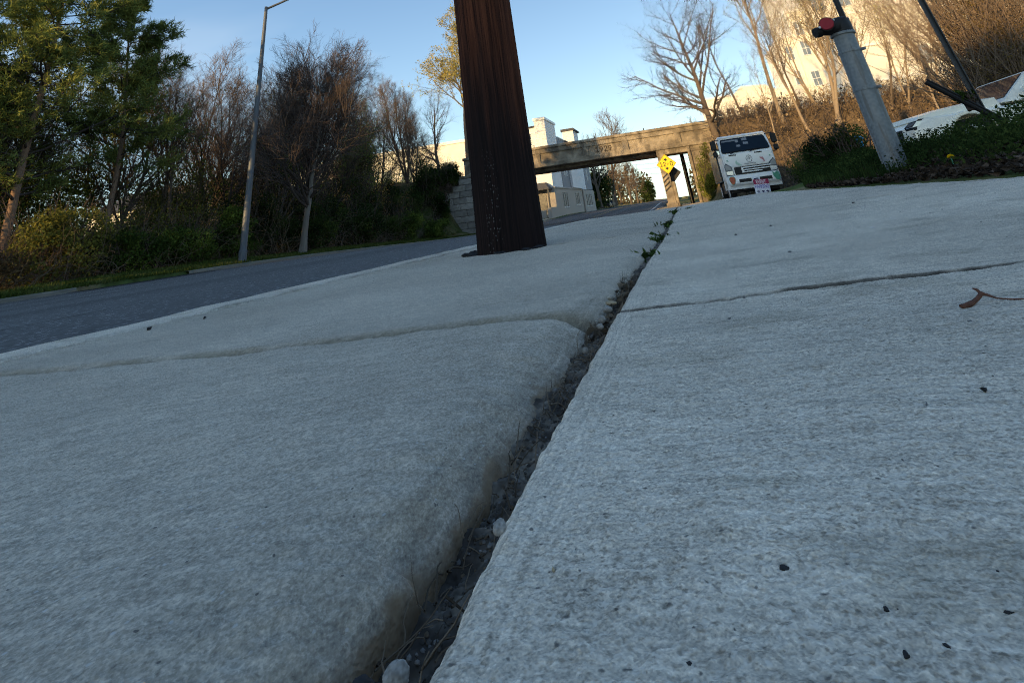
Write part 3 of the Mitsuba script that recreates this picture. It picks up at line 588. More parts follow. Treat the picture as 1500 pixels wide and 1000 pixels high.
def leaf_colors(rng, n, per, cols, var=0.35, clump=None):
    cols = np.array(cols, float); w = rng.random(n) if clump is None else np.clip(clump + 0.25 * (rng.random(n) - 0.5), 0, 0.999)
    x = w * (len(cols) - 1); i = np.minimum(x.astype(int), len(cols) - 2); f = (x - i)[:, None]
    c = (cols[i] * (1 - f) + cols[i + 1] * f) * rng.uniform(1 - var, 1 + var, (n, 1))
    return np.repeat(c, per, axis=0)
def gz_at(x, y): return float(ground_z(np.array(x), np.array(y)))

def bare_tree(name, label, cat_, x, y, h, r, seed, bark='m_bark', twig='m_twig', group=None, lean=(0, 0), first=0.3, n1=14, n2=6, n3=6, n4=4, spread=(28, 60), reach=0.5, trop=0.10, z=None, leaves=None, wig=0.10, thin=1.0, forks=1, limb=None):
    rng = np.random.default_rng(seed); k = thing(name, label, cat_, group)
    z = gz_at(x, y) - 0.1 if z is None else z
    d0 = np.array([[lean[0], lean[1], 1.0]] * forks); 
    if forks > 1: d0[:, :2] += rng.uniform(-0.32, 0.32, (forks, 2))
    L0 = np.full(forks, h * (0.92 if forks == 1 else 0.85)) * rng.uniform(0.85, 1.05, forks)
    P0, R0 = grow(rng, np.array([[x, y, z]] * forks) + rng.uniform(-.08, .08, (forks, 3)) * (forks > 1), d0, L0, np.full(forks, r), 16, wig * 0.5, 0.04, 0.12)
    R0[:, 0] *= 1.35
    obj('trunk', tubes(P0, R0, 9), bark, k, smooth=True)
    p, d, l, rr = kids(rng, P0, R0, L0, n1, first, 0.98, *spread, reach, 0.55, 0.6)
    P1, R1 = grow(rng, p, d, l, rr, 9, wig, trop)
    br = [tubes(P1, R1, 5)]
    p, d, l, rr = kids(rng, P1, R1, l, n2, 0.2, 1.0, 22, 55, 0.55, 0.55); P2, R2 = grow(rng, p, d, l, np.maximum(rr, 0.007 * thin), 6, wig * 1.2, trop)
    br.append(tubes(P2, R2, 4))
    obj('branches', cat(br), limb or bark, k, smooth=True)
    p, d, l, rr = kids(rng, P2, R2, l, n3, 0.15, 1.0, 20, 55, 0.6, 0.6); P3, R3 = grow(rng, p, d, l, np.maximum(rr, 0.0042 * thin), 4, wig * 1.3, trop)
    tw = [tubes(P3, R3, 3)]
    P4 = P3
    if n4:
        p, d, l, rr = kids(rng, P3, R3, l, n4, 0.2, 1.0, 20, 50, 0.65, 0.7); P4, R4 = grow(rng, p, d, l, np.maximum(rr, 0.003 * thin), 3, wig * 1.3, trop); tw.append(tubes(P4, R4, 3))
    obj('twigs', cat(tw), twig, k)
    if leaves:
        n, size, cols = leaves[:3]
        Q = P4.reshape(-1, 3)
        if len(leaves) > 3: Q = Q[leaves[3](Q)]
        c = Q[rng.integers(0, len(Q), n)] + rng.normal(size=(n, 3)) * size * 0.9
        obj('leaves', leaf_quads(rng, c, size), 'm_leaf', k, color=leaf_colors(rng, n, 4, cols, clump=meshkit.fbm(c * 0.8, 3, seed)))
    return k

def pine(label, x, y, h, r, seed, crown0=0.3, width=2.6, n=70, lean=(0, 0), dens=1.0, nk=12, cols=((0.045, 0.07, 0.025), (0.17, 0.205, 0.055), (0.42, 0.41, 0.11))):
    rng = np.random.default_rng(seed); k = thing('pine_tree', label, 'pine tree')
    z = gz_at(x, y) - 0.1
    P0, R0 = grow(rng, np.array([[x, y, z]]), np.array([[lean[0], lean[1], 1.0]]), np.array([h]), np.array([r]), 22, 0.025, 0.03, 0.12)
    obj('trunk', tubes(P0, R0, 10), 'm_pinebark', k, smooth=True)
    t = np.sort(crown0 + (1 - crown0) * (rng.random(n)) ** 0.9); x_ = t * (21 - 0.001); i = x_.astype(int); f = (x_ - i)[:, None]
    p = P0[0, i] * (1 - f) + P0[0, i + 1] * f
    az = rng.random(n) * 2 * np.pi; el = np.radians(rng.uniform(-8, 28, n) + 40 * np.maximum(t - 0.75, 0))
    d = np.stack([np.cos(az) * np.cos(el), np.sin(az) * np.cos(el), np.sin(el)], 1)
    q = (t - crown0) / (1 - crown0)
    prof = np.interp(q, [0, 0.2, 0.5, 0.8, 1.0], [0.75, 1.0, 0.92, 0.6, 0.22])
    L = width * prof * rng.uniform(0.45, 1.15, n)
    P1, R1 = grow(rng, p, d, L, np.interp(t, [0, 1], [r * 0.34, r * 0.12]) * rng.uniform(0.7, 1.2, n), 8, 0.10, 0.05)
    p2, d2, l2, r2 = kids(rng, P1, R1, L, nk, 0.25, 1.0, 25, 62, 0.36, 0.55); P2, R2 = grow(rng, p2, d2, l2, np.maximum(r2, 0.006), 4, 0.12, 0.07)
    # dead lower limbs
    nd = 8; td = rng.uniform(0.12, crown0 + 0.08, nd); pd = P0[0, (td * 21).astype(int)]; ad = rng.random(nd) * 6.28
    P3, R3 = grow(rng, pd, np.stack([np.cos(ad), np.sin(ad), 0 * ad - 0.05], 1), rng.uniform(0.5, 1.6, nd), np.full(nd, 0.02), 6, 0.16, 0.0)
    obj('branches', cat(tubes(P1, R1, 5), tubes(P2, R2, 3), tubes(P3, R3, 4)), 'm_bark_dark', k, smooth=True)
    tips = np.concatenate([P2[:, 1:].reshape(-1, 3), P1[:, -1]]); td = np.concatenate([nrm(P2[:, 1:] - P2[:, :-1]).reshape(-1, 3), nrm(P1[:, -1] - P1[:, -2])])
    m = int(13 * dens); T_ = np.repeat(tips, m, 0); D = nrm(np.repeat(td, m, 0) * 0.75 + rng.normal(size=(len(T_), 3)) * 0.75 + np.array([0, 0, 0.25]))
    T_ = T_ + rng.normal(size=T_.shape) * 0.05
    ln = rng.uniform(0.14, 0.26, len(T_))[:, None]; s = nrm(np.cross(D, rng.normal(size=D.shape))) * 0.017
    V = np.stack([T_ - s, T_ + s, T_ + D * ln], 1); ii = np.arange(len(T_))[:, None] * 3
    cl = np.repeat(np.clip(meshkit.fbm(tips * 0.9, 3, seed) * 1.5 - 0.3 + 0.2 * (rng.random(len(tips)) - 0.5), 0, 0.99), m)
    obj('needles', M(V.reshape(-1, 3), np.hstack([ii, ii + 1, ii + 2])), 'm_needle', k, color=leaf_colors(rng, len(T_), 3, cols, 0.3, cl))
    return k

def lobes_points(rng, n, lobes, noise_cut=0.42, freq=1.6, seed=0, shell=0.45):
    """points in a union of ellipsoids, thinned by noise so that gaps and clumps appear"""
    out = []; need = n
    lobes = np.array(lobes, float)
    vol = lobes[:, 3] * lobes[:, 4] * lobes[:, 5]; pr_ = vol ** 0.8 / (vol ** 0.8).sum()
    while need > 0:
        m = need * 3; i = rng.choice(len(lobes), m, p=pr_)
        d = nrm(rng.normal(size=(m, 3))); rad = rng.random(m) ** shell
        p = lobes[i, :3] + d * rad[:, None] * lobes[i, 3:6]
        keep = meshkit.fbm(p * freq, 3, seed) > noise_cut
        p = p[keep][:need]; out.append(p); need -= len(p)
    return np.concatenate(out)
GREEN = ((0.022, 0.04, 0.012), (0.075, 0.115, 0.026), (0.21, 0.26, 0.05)); OLIVE = ((0.055, 0.06, 0.018), (0.16, 0.165, 0.04), (0.36, 0.32, 0.07)); DARK = ((0.010, 0.020, 0.008), (0.036, 0.060, 0.018), (0.12, 0.155, 0.04)); BROWN = ((0.05, 0.035, 0.02), (0.13, 0.085, 0.04), (0.22, 0.15, 0.07))
def shrub(name, label, x, y, rx, ry, h, n, seed, cols=GREEN, size=0.075, cat_='shrub', group=None, z=None, cut=0.44, stems=24, nl=9, freq=1.5, stem_m='m_twig'):
    rng = np.random.default_rng(seed); k = thing(name, label, cat_, group)
    z = gz_at(x, y) if z is None else z
    lobes = []
    for i in range(nl):
        a = rng.random() * 6.28; q = math.sqrt(rng.random()) * 0.72; hh = rng.uniform(0.28, 0.8) * (1 - 0.35 * q)
        lobes.append((x + rx * q * math.cos(a), y + ry * q * math.sin(a), z + h * hh, rx * rng.uniform(0.3, 0.5), ry * rng.uniform(0.3, 0.5), h * rng.uniform(0.18, 0.30)))
    lobes.append((x, y, z + h * 0.28, rx * 0.85, ry * 0.85, h * 0.34))
    c = lobes_points(rng, n, lobes, cut, freq, seed); c[:, 2] = np.maximum(c[:, 2], z + 0.03)
    obj('leaves', leaf_quads(rng, c, size), 'm_leaf', k, color=leaf_colors(rng, n, 4, cols, 0.35, np.clip(meshkit.fbm(c * 1.4, 3, seed + 1) * 1.6 - 0.35, 0, 0.99)))
    a = rng.random(stems) * 6.28; dd = np.stack([np.cos(a) * rx, np.sin(a) * ry, np.full(stems, h)], 1) * np.stack([rng.uniform(0.1, 0.8, stems)] * 2 + [rng.uniform(0.6, 1.1, stems)], 1)
    P, R = grow(rng, np.array([[x, y, z - 0.05]] * stems) + rng.normal(size=(stems, 3)) * [rx * 0.18, ry * 0.18, 0], dd, np.linalg.norm(dd, axis=1), rng.uniform(0.008, 0.022, stems), 9, 0.10, 0.02)
    p, d, l, rr = kids(rng, P, R, np.linalg.norm(dd, axis=1), 7, 0.25, 1.0, 25, 60, 0.35, 0.6); P2, R2 = grow(rng, p, d, l, np.maximum(rr, 0.004), 5, 0.15, 0.03)
    obj('stems', cat(tubes(P, R, 4), tubes(P2, R2, 3)), stem_m, k)
    return k
def tangle(key, parent, x0, x1, y0, y1, n, hmin, hmax, seed, mat, rad=(0.004, 0.010), arch=0.5, zf=ground_z, kind=None, label=None, category=None, sides=3):
    """arching, tangled thin stems standing on the ground"""
    rng = np.random.default_rng(seed)
    x, y = rng.uniform(x0, x1, n), rng.uniform(y0, y1, n); z = zf(x, y)
    h = rng.uniform(hmin, hmax, n) * (0.5 + meshkit.fbm(np.stack([x * 0.5, y * 0.5, 0 * x], 1), 3, seed))
    d = np.stack([rng.normal(size=n) * arch, rng.normal(size=n) * arch, np.ones(n)], 1)
    P, R = grow(rng, np.stack([x, y, z], 1), d, h, rng.uniform(*rad, n), 8, 0.22, -0.06, 0.4)
    p, dd, l, rr = kids(rng, P, R, h, 4, 0.2, 1.0, 25, 70, 0.4, 0.7); P2, R2 = grow(rng, p, dd, l, np.maximum(rr, rad[0] * 0.7), 4, 0.25, -0.02)
    return obj(key, cat(tubes(P, R, sides), tubes(P2, R2, 3)), mat, parent, kind=kind, label=label, category=category)

# ---- left side of the road
pine('tall sunlit pine with full crown, the largest pine on the left', -18.6, 10.6, 11.2, 0.13, 3, 0.20, 2.9, 105, lean=(0.01, 0.0), dens=1.0)
pine('narrower pine with ragged top, second from the left', -18.6, 13.4, 9.8, 0.10, 8, 0.33, 2.1, 62, lean=(0.02, 0.02), dens=1.0)
pine('pine whose branch tips enter at the left edge of the photo', -20.6, 6.4, 9.5, 0.15, 12, 0.34, 2.4, 70, dens=0.9)
bare_tree('street_tree', 'dense bare tree with pale grey trunk on the grass verge, right of the lamp post', 'tree', -15.1, 18.9, 8.2, 0.125, 21, 'm_bark_grey', 'm_twig_dark', first=0.24, n1=36, n2=9, n3=8, n4=5, spread=(28, 66), reach=0.60, trop=0.09, thin=1.4, forks=2, limb='m_bark_dark')
bare_tree('bare_tree', 'slender leafless tree with pale branches between the pines and the lamp post', 'tree', -19.2, 16.3, 8.6, 0.09, 22, 'm_bark', 'm_twig_warm', lean=(0.0, 0.0), first=0.35, n1=17, n2=7, n3=6, n4=4, spread=(20, 45), reach=0.42, trop=0.16, forks=2)
bare_tree('bare_tree', 'leafless tree just left of the lamp post', 'tree', -20.2, 19.6, 8.2, 0.09, 23, 'm_bark_dark', 'm_twig', first=0.25, n1=18, n2=6, n3=6, n4=4, spread=(25, 55), reach=0.45, forks=2)
bare_tree('bare_tree', 'leafless tree behind the dense verge tree, left side', 'tree', -21.0, 23.5, 8.8, 0.10, 24, 'm_bark_dark', 'm_twig', first=0.2, n1=18, n2=7, n3=6, n4=4, forks=2)
bare_tree('young_leaf_tree', 'tree with fresh pale green leaf sprays behind the dense verge tree', 'tree', -20.4, 29.8, 10.4, 0.11, 25, 'm_bark', 'm_twig', first=0.35, n1=14, n2=6, n3=5, n4=3, spread=(20, 45), trop=0.14, leaves=(1500, 0.13, ((0.10, 0.14, 0.04), (0.22, 0.28, 0.09), (0.35, 0.42, 0.16))))
bare_tree('bare_tree', 'leafless tree above the dark ivy mass, left of the yellow tree', 'tree', -20.0, 33.0, 8.8, 0.10, 26, 'm_bark', 'm_twig', first=0.2, n1=16, n2=6, n3=6, n4=4, forks=2, trop=0.14)
bare_tree('bare_tree', 'low spreading leafless tree with pale twigs above the retaining wall', 'tree', -18.3, 35.2, 5.2, 0.09, 27, 'm_bark', 'm_twig_warm', first=0.15, n1=14, n2=6, n3=6, n4=4, spread=(35, 75), reach=0.6, trop=0.02, forks=2)
bare_tree('yellow_tree', 'tall tree with golden young leaves, partly behind the utility pole', 'tree', -17.6, 43.5, 16.0, 0.24, 28, 'm_bark', 'm_twig_warm', first=0.42, n1=20, n2=6, n3=5, n4=3, spread=(22, 52), reach=0.42, trop=0.08, leaves=(17000, 0.17, ((0.25, 0.21, 0.05), (0.45, 0.38, 0.12), (0.58, 0.52, 0.22))), z=2.5)
bare_tree('bare_tree', 'dark leafless tree with thick limbs in front of the golden tree', 'tree', -18.0, 38.2, 8.0, 0.16, 29, 'm_bark', 'm_twig', first=0.2, n1=14, n2=6, n3=6, n4=3, spread=(30, 65), reach=0.55)
bare_tree('bare_tree', 'leafless tree at the left edge between the pine trunks', 'tree', -22.5, 12.5, 7.0, 0.08, 30, 'm_bark_dark', 'm_twig', first=0.2, n1=16, n2=6, n3=6, n4=4, forks=2)
XT = [(-20.5, 14.8, 8.6, 'bare tree directly behind the narrower pine'), (-22.5, 20.5, 10.0, 'taller bare tree behind the street lamp'), (-19.4, 22.0, 7.6, 'brown twiggy tree between the lamp and the verge tree crown'), (-22.0, 25.5, 10.2, 'bare tree far behind the dense verge tree'), (-19.6, 26.3, 8.6, 'bare tree right of the dense verge tree crown'), (-21.5, 31.0, 10.0, 'bare tree behind the ivy mass, left of the golden tree'), (-19.4, 29.5, 7.4, 'low twiggy tree over the middle of the ivy mass'), (-19.8, 36.5, 9.0, 'bare tree just left of the golden tree'), (-21.0, 10.4, 8.0, 'bare tree behind the largest pine')]
for i, (x, y, h, lb) in enumerate(XT):
    bare_tree('bare_tree', lb, 'tree', x, y, h, 0.10, 500 + i, ('m_bark', 'm_bark_dark', 'm_bark_grey')[i % 3], ('m_twig', 'm_twig_warm', 'm_bark_dark')[i % 3], first=0.15, n1=24, n2=8, n3=7, n4=4, spread=(22, 55), reach=0.48, trop=0.11, forks=2 + i % 2, thin=1.2, leaves=(5200, 0.11, ((0.05, 0.07, 0.018), (0.14, 0.17, 0.04), (0.28, 0.30, 0.08)), lambda Q: Q[:, 2] < Q[:, 2].max() * 0.75) if i in (0, 2, 3, 4, 5, 6, 8) else None)
for i, (x, y, rx, h, lb, cl) in enumerate(((-21.5, 13.0, 1.9, 5.2, 'tall green privet behind the two pines', GREEN), (-20.8, 17.6, 1.9, 4.6, 'tall olive privet behind the slender bare tree', OLIVE), (-22.3, 22.8, 2.2, 5.4, 'tall dark holly behind the verge tree', DARK), (-20.6, 27.8, 2.0, 4.9, 'tall dark holly over the ivy mass', DARK), (-21.2, 8.6, 2.0, 4.4, 'green privet at the left edge behind the largest pine', GREEN))):
    shrub('tall_shrub', lb, x, y, rx, rx, h, 15000, 540 + i, cl, 0.10, 'shrub', cut=0.40, nl=14, stems=40)
SH = [  # x, y, rx, ry, h, n, cols, label
    (-16.9, 9.3, 1.2, 1.3, 1.5, 4200, BROWN, 'brownish undergrowth shrub at the left edge of the photo', 0.07),
    (-17.3, 11.1, 1.5, 1.4, 2.3, 8000, OLIVE, 'olive yellow shrub at the foot of the largest pine', 0.075),
    (-17.2, 13.2, 1.4, 1.4, 1.5, 7000, GREEN, 'dark rounded shrub below the narrower pine', 0.075),
    (-18.9, 14.2, 1.6, 1.5, 3.0, 7000, OLIVE, 'tall olive shrub behind the narrower pine', 0.08),
    (-17.1, 15.3, 1.3, 1.3, 1.9, 7000, GREEN, 'green shrub left of the lamp post', 0.075),
    (-19.2, 16.8, 1.7, 1.7, 3.4, 7500, OLIVE, 'tall loose olive shrub behind the lamp post', 0.08),
    (-17.3, 17.4, 1.3, 1.3, 2.2, 8000, GREEN, 'bright green shrub right at the lamp post', 0.09),
    (-18.6, 19.8, 1.8, 1.6, 3.3, 9000, DARK, 'dark shrub behind the pale trunk of the verge tree', 0.08),
    (-17.0, 21.6, 1.5, 1.7, 2.4, 8000, DARK, 'dark low shrub right of the pale trunk', 0.08),
    (-18.6, 23.4, 1.9, 1.9, 4.0, 10000, DARK, 'tall dark ivy-covered shrub right of the verge tree', 0.085),
    (-17.0, 25.5, 1.5, 1.8, 2.6, 8000, DARK, 'dark shrub in the middle of the ivy mass', 0.085),
    (-18.6, 27.5, 2.0, 2.0, 4.3, 10000, DARK, 'tall dark shrub left of the low spreading tree', 0.09),
    (-16.9, 29.8, 1.5, 1.9, 2.4, 8000, GREEN, 'green creeper shrub at the left end of the block wall', 0.085),
    (-17.3, 34.2, 1.3, 1.4, 3.6, 10000, DARK, 'dark ivy slope hiding the left edge of the block wall', 0.09),
    (-15.7, 34.9, 0.9, 0.7, 1.9, 7000, DARK, 'dark ivy crown hiding the left end of the bridge', 0.085, 2.7),
    (-16.1, 34.3, 0.8, 0.9, 2.6, 7000, DARK, 'dark ivy curtain along the sloping end of the block wall', 0.085, 0.4),
    (-15.6, 32.0, 0.8, 1.5, 1.3, 7000, GREEN, 'low green creeper on the verge in front of the block wall', 0.08),
    (-18.4, 32.0, 1.9, 2.0, 4.0, 9000, DARK, 'dark ivy shrub hanging over the block wall', 0.09),
    (-16.9, 36.6, 1.9, 1.4, 2.0, 12000, DARK, 'dark ivy on top of the block wall by the bridge', 0.09),
]
for i, (x, y, rx, ry, h, n, cols, lb, sz, *z_) in enumerate(SH):
    shrub('shrub', lb, x, y, rx, ry, h, n, 100 + i, cols, sz * 1.2, group=None, z=z_[0] if z_ else None, cut=0.42, stems=30)
rng = np.random.default_rng(77)
n = 110000; c = np.stack([-20.0 - 13 * rng.random(n) ** 1.5, rng.uniform(3, 44, n), rng.random(n) ** 1.5], 1); hh = 1.2 + 3.6 * meshkit.fbm(c * [0.3, 0.3, 0], 3, 8)
c[:, 2] = c[:, 2] * hh + ground_z(c[:, 0], c[:, 1]); c = c[meshkit.fbm(c * 0.7, 3, 9) > 0.40]
obj('woodland', leaf_quads(rng, c, 0.10), 'm_leaf', kind='stuff', label='dark evergreen woodland filling in behind the left trees', category='woodland', color=leaf_colors(rng, len(c), 4, GREEN, 0.4, np.clip(meshkit.fbm(c * 0.5, 3, 3) * 1.5 - 0.3, 0, .99)))
tangle('bramble', None, -21, -16.2, 7, 35, 1500, 0.8, 2.6, 41, 'm_twig_warm', kind='stuff', label='thin dry stems of undergrowth along the left verge', category='undergrowth')

def blades(key, x, y, hmin, hmax, seed, cols, kind='stuff', parent=None, label=None, category=None, w=0.005, zf=ground_z, lean=0.5):
    rng = np.random.default_rng(seed); n = len(x); z = zf(x, y)
    h = rng.uniform(hmin, hmax, n); a = rng.random(n) * 6.28; d = np.stack([np.cos(a), np.sin(a), 0 * a], 1); s = np.stack([-np.sin(a), np.cos(a), 0 * a], 1) * (w * rng.uniform(0.6, 1.4, n))[:, None]
    b = np.stack([x, y, z - 0.01], 1); q = (lean * rng.random(n))[:, None]
    mid = b + np.array([0, 0, 1]) * (h * 0.55)[:, None] + d * q * h[:, None] * 0.3; tip = b + np.array([0, 0, 1]) * (h * (1 - 0.35 * q[:, 0]))[:, None] + d * q * h[:, None]
    V = np.stack([b - s, b + s, mid + s * 0.8, mid - s * 0.8, tip], 1).reshape(-1, 3); i = np.arange(n)[:, None] * 5
    F = np.vstack([np.hstack([i, i + 1, i + 2]), np.hstack([i, i + 2, i + 3]), np.hstack([i + 3, i + 2, i + 4])])
    return obj(key, M(V, F), 'm_leaf', parent, kind=kind, label=label, category=category, color=leaf_colors(rng, n, 5, cols, 0.3, np.clip(meshkit.fbm(np.stack([x, y, 0 * x], 1) * 2.5, 3, seed) * 1.6 - 0.3, 0, .99)))
rng = np.random.default_rng(31)
n = 36000; x = -14.08 - 2.4 * rng.random(n) ** 1.3; y = rng.uniform(5, 36, n)
blades('grass', x, y, 0.04, 0.13, 32, ((0.035, 0.055, 0.014), (0.075, 0.105, 0.025), (0.15, 0.16, 0.06)), label='short green grass on the verge across the road', category='grass', w=0.012)

# ---- right side: bank, hedge, embankment
rng = np.random.default_rng(51)
n = 26000; y = rng.uniform(2.2, 11.5, n); x = 1.40 + 2.4 * rng.random(n)
dens = meshkit.fbm(np.stack([x * 1.6, y * 1.6, 0 * x], 1), 3, 4) + 0.22 * np.clip((x - 1.6) / 0.8, -1, 1) + 0.1 * (y > 5.0)
k_ = (dens > 0.52) & (x / y > 0.200); x, y = x[k_], y[k_]
hsc = np.where(x > 1.95, 1.0, 0.45)
blades('grass', x, y, 0.05, 0.17, 52, DARK[:2] + ((0.07, 0.10, 0.03),), label='dark shaded grass and weeds on the bank at the right', category='grass', w=0.006)
n = 70000; y = rng.uniform(2.2, 10.5, n); x = 1.55 + 2.0 * rng.random(n); zz = ground_z(x, y) + rng.random(n) ** 1.4 * np.interp(y, [2, 4, 6, 9], [0.23, 0.22, 0.18, 0.15]) * (0.45 + meshkit.fbm(np.stack([x * 2, y * 2, 0 * x], 1), 3, 6))
c = np.stack([x, y, zz], 1); c = c[(meshkit.fbm(c * 3, 3, 11) > 0.42) & (c[:, 0] / c[:, 1] > 0.2)]
obj('ground_cover', leaf_quads(rng, c, 0.024), 'm_leaf', kind='stuff', label='dark green creeping plants covering the bank behind the leaf litter', category='ground cover', color=leaf_colors(rng, len(c), 4, DARK, 0.4, np.clip(meshkit.fbm(c * 3, 3, 3) * 1.5 - 0.3, 0, .99)))
n = 9000; y = rng.uniform(2.0, 6.8, n); x = 1.36 + 0.95 * rng.random(n) ** 1.1; c = np.stack([x, y, ground_z(x, y) + 0.012 + 0.035 * rng.random(n)], 1)
dd = rng.normal(size=(n, 3)) * [1, 1, 0.35]
obj('leaf_litter', leaf_quads(rng, c, 0.042, dd, 0.5, 0.9), 'm_litter', kind='stuff', label='dry brown leaf litter along the right edge of the sidewalk', category='leaf litter', color=leaf_colors(rng, n, 4, ((0.022, 0.018, 0.015), (0.06, 0.045, 0.035), (0.13, 0.10, 0.08)), 0.4))
hedge = shrub('hedge', 'dark green clipped hedge behind the standpipe, right of the truck', 2.42, 8.7, 0.60, 0.5, 0.84, 20000, 61, DARK, 0.035, 'hedge', z=0.05, cut=0.36, nl=14, freq=4)
shrub('hedge', 'dark shrub between the truck and the hedge', 3.9, 17.6, 0.8, 1.2, 1.55, 6000, 62, DARK, 0.05, 'shrub', z=-0.25, cut=0.36, nl=10, freq=3)
shrub('shrub', 'dark shrub close beside the right side of the truck', 4.5, 19.6, 1.0, 1.3, 2.0, 12000, 66, DARK, 0.06, 'shrub', z=-0.28, cut=0.36, nl=10, freq=3)
shrub('ivy_bush', 'dark low ivy between the abutment and the truck', 1.75, 31.2, 0.55, 1.0, 2.0, 8000, 67, DARK, 0.08, 'bush', z=-0.3, cut=0.38)
shrub('ivy_bush', 'ivy bush with bright yellow green top against the bridge abutment', 2.0, 33.8, 0.95, 0.8, 3.4, 12000, 63, ((0.04, 0.06, 0.012), (0.13, 0.16, 0.03), (0.26, 0.28, 0.06)), 0.10, 'bush', z=-0.35, cut=0.40)
shrub('brush_mass', 'tall dense thicket of brown vines at the upper right corner', 8.0, 14.8, 1.9, 1.4, 5.6, 16000, 64, ((0.07, 0.05, 0.02), (0.17, 0.12, 0.04), (0.26, 0.20, 0.07)), 0.045, 'thicket', z=0.1, cut=0.44, stems=260, stem_m='m_twig_warm')
shrub('brush_mass', 'brown vine thicket behind the white car windshield', 10.6, 16.2, 2.3, 1.5, 5.6, 14000, 65, ((0.07, 0.05, 0.02), (0.16, 0.11, 0.04), (0.24, 0.18, 0.06)), 0.05, 'thicket', z=0.1, cut=0.45, stems=220, stem_m='m_twig_warm')
tangle('embankment_brush', None, 2.4, 34, 26.5, 37, 2600, 0.5, 1.7, 42, 'm_twig_warm', (0.008, 0.02), kind='stuff', label='tangled brown brush covering the sunlit embankment', category='brush')
tangle('embankment_brush', None, 2.4, 34, 26.0, 36, 2600, 0.5, 1.6, 44, 'm_bark_dark', (0.008, 0.02), kind='stuff', label='dark dead stems mixed into the brush on the embankment', category='brush')
rng = np.random.default_rng(43); n = 16000; x, y = rng.uniform(2.2, 34, n), rng.uniform(26, 37, n); c = np.stack([x, y, ground_z(x, y) + 1.1 * rng.random(n) ** 1.5], 1); c = c[meshkit.fbm(c * 0.8, 3, 2) > 0.46]
obj('embankment_leaves', leaf_quads(rng, c, 0.16), 'm_litter', kind='stuff', label='dry leaves caught in the brush on the embankment', category='dry leaves', color=leaf_colors(rng, len(c), 4, ((0.07, 0.05, 0.03), (0.16, 0.115, 0.07), (0.26, 0.20, 0.13)), 0.35))
PALE = ((0.30, 0.26, 0.12), (0.46, 0.42, 0.24), (0.55, 0.50, 0.34))
bare_tree('bare_tree', 'large dark leafless tree leaning over the bridge above the truck', 'tree', 2.75, 32.2, 10.5, 0.20, 71, 'm_bark', 'm_bark_dark', lean=(-0.10, 0), first=0.10, n1=22, n2=7, n3=5, n4=3, spread=(32, 72), reach=0.62, trop=0.06, wig=0.09)
bare_tree('blossom_tree', 'tall tree with pale trunk and cream young leaves right of the truck roof', 'tree', 6.4, 32.0, 12.5, 0.125, 72, 'm_bark_pale', 'm_twig_warm', lean=(0.0, 0), first=0.40, n1=18, n2=6, n3=5, n4=3, spread=(22, 48), reach=0.36, trop=0.12, leaves=(5500, 0.10, PALE))
bare_tree('sapling', 'pale thin sapling leaning left just right of the cream-leaved tree', 'tree', 7.3, 31.2, 7.5, 0.08, 73, 'm_bark_pale', 'm_twig_warm', lean=(-0.14, 0), first=0.4, n1=10, n2=5, n3=5, n4=3, spread=(20, 42), reach=0.35, trop=0.16)
bare_tree('blossom_tree', 'pale forked tree rising just left of the standpipe head', 'tree', 8.8, 31.0, 11.5, 0.105, 74, 'm_bark_pale', 'm_twig_warm', first=0.25, n1=18, n2=6, n3=5, n4=3, spread=(18, 42), reach=0.40, trop=0.14, forks=2, leaves=(3500, 0.085, PALE))
sp = [(4.6, 33.4, 9.5, 0.07, 'thin sapling with pale green buds behind the large dark tree'), (10.2, 30.2, 7.5, 0.06, 'slim sapling behind the standpipe'), (11.6, 31.5, 8.5, 0.07, 'first sapling right of the standpipe'), (12.8, 29.6, 7.0, 0.06, 'second sapling right of the standpipe'), (13.9, 31.0, 8.5, 0.08, 'leaning forked sapling above the broken black bar'), (15.0, 29.2, 6.5, 0.06, 'sapling left of the black steel post'), (16.4, 30.4, 8.0, 0.08, 'sapling right of the black steel post'), (18.0, 29.8, 7.5, 0.07, 'last sapling before the vine thicket'), (7.9, 33.6, 9.0, 0.07, 'back sapling between the two pale trees'), (5.5, 30.6, 5.5, 0.05, 'short thin sapling just above the truck roof')]
for i, (x, y, h, r, lb) in enumerate(sp):
    bare_tree('sapling', lb, 'tree', x, y, h, r, 80 + i, 'm_bark_pale' if i % 2 else 'm_bark', 'm_twig_warm' if i % 3 else 'm_twig', first=0.28, n1=10, n2=5, n3=4, n4=2, spread=(20, 50), reach=0.42, trop=0.15, forks=2 if i % 3 else 1, lean=((i % 4 - 1.5) * 0.05, 0), leaves=(900, 0.075, ((0.20, 0.20, 0.07), (0.40, 0.38, 0.14), (0.50, 0.46, 0.20))) if i % 2 == 0 else None)
SP = [(11.0, 32.8, 9.5, 'tall twiggy sapling behind the standpipe head'), (12.4, 31.6, 8.8, 'sunlit sapling with forked stems in front of the cream building'), (14.4, 32.4, 9.0, 'sapling with fine twigs left of the channel post'), (17.0, 32.0, 8.6, 'sapling close to the vine thicket'), (8.4, 32.6, 9.0, 'fine sapling between the cream-leaved tree and the standpipe')]
for i, (x, y, h, lb) in enumerate(SP):
    bare_tree('sapling', lb, 'tree', x, y, h, 0.055, 600 + i, 'm_bark_pale', 'm_twig_sun', first=0.22, n1=11, n2=5, n3=4, n4=2, spread=(22, 58), reach=0.46, trop=0.10, forks=2, thin=1.3, leaves=(700, 0.07, PALE) if i % 3 == 0 else None)
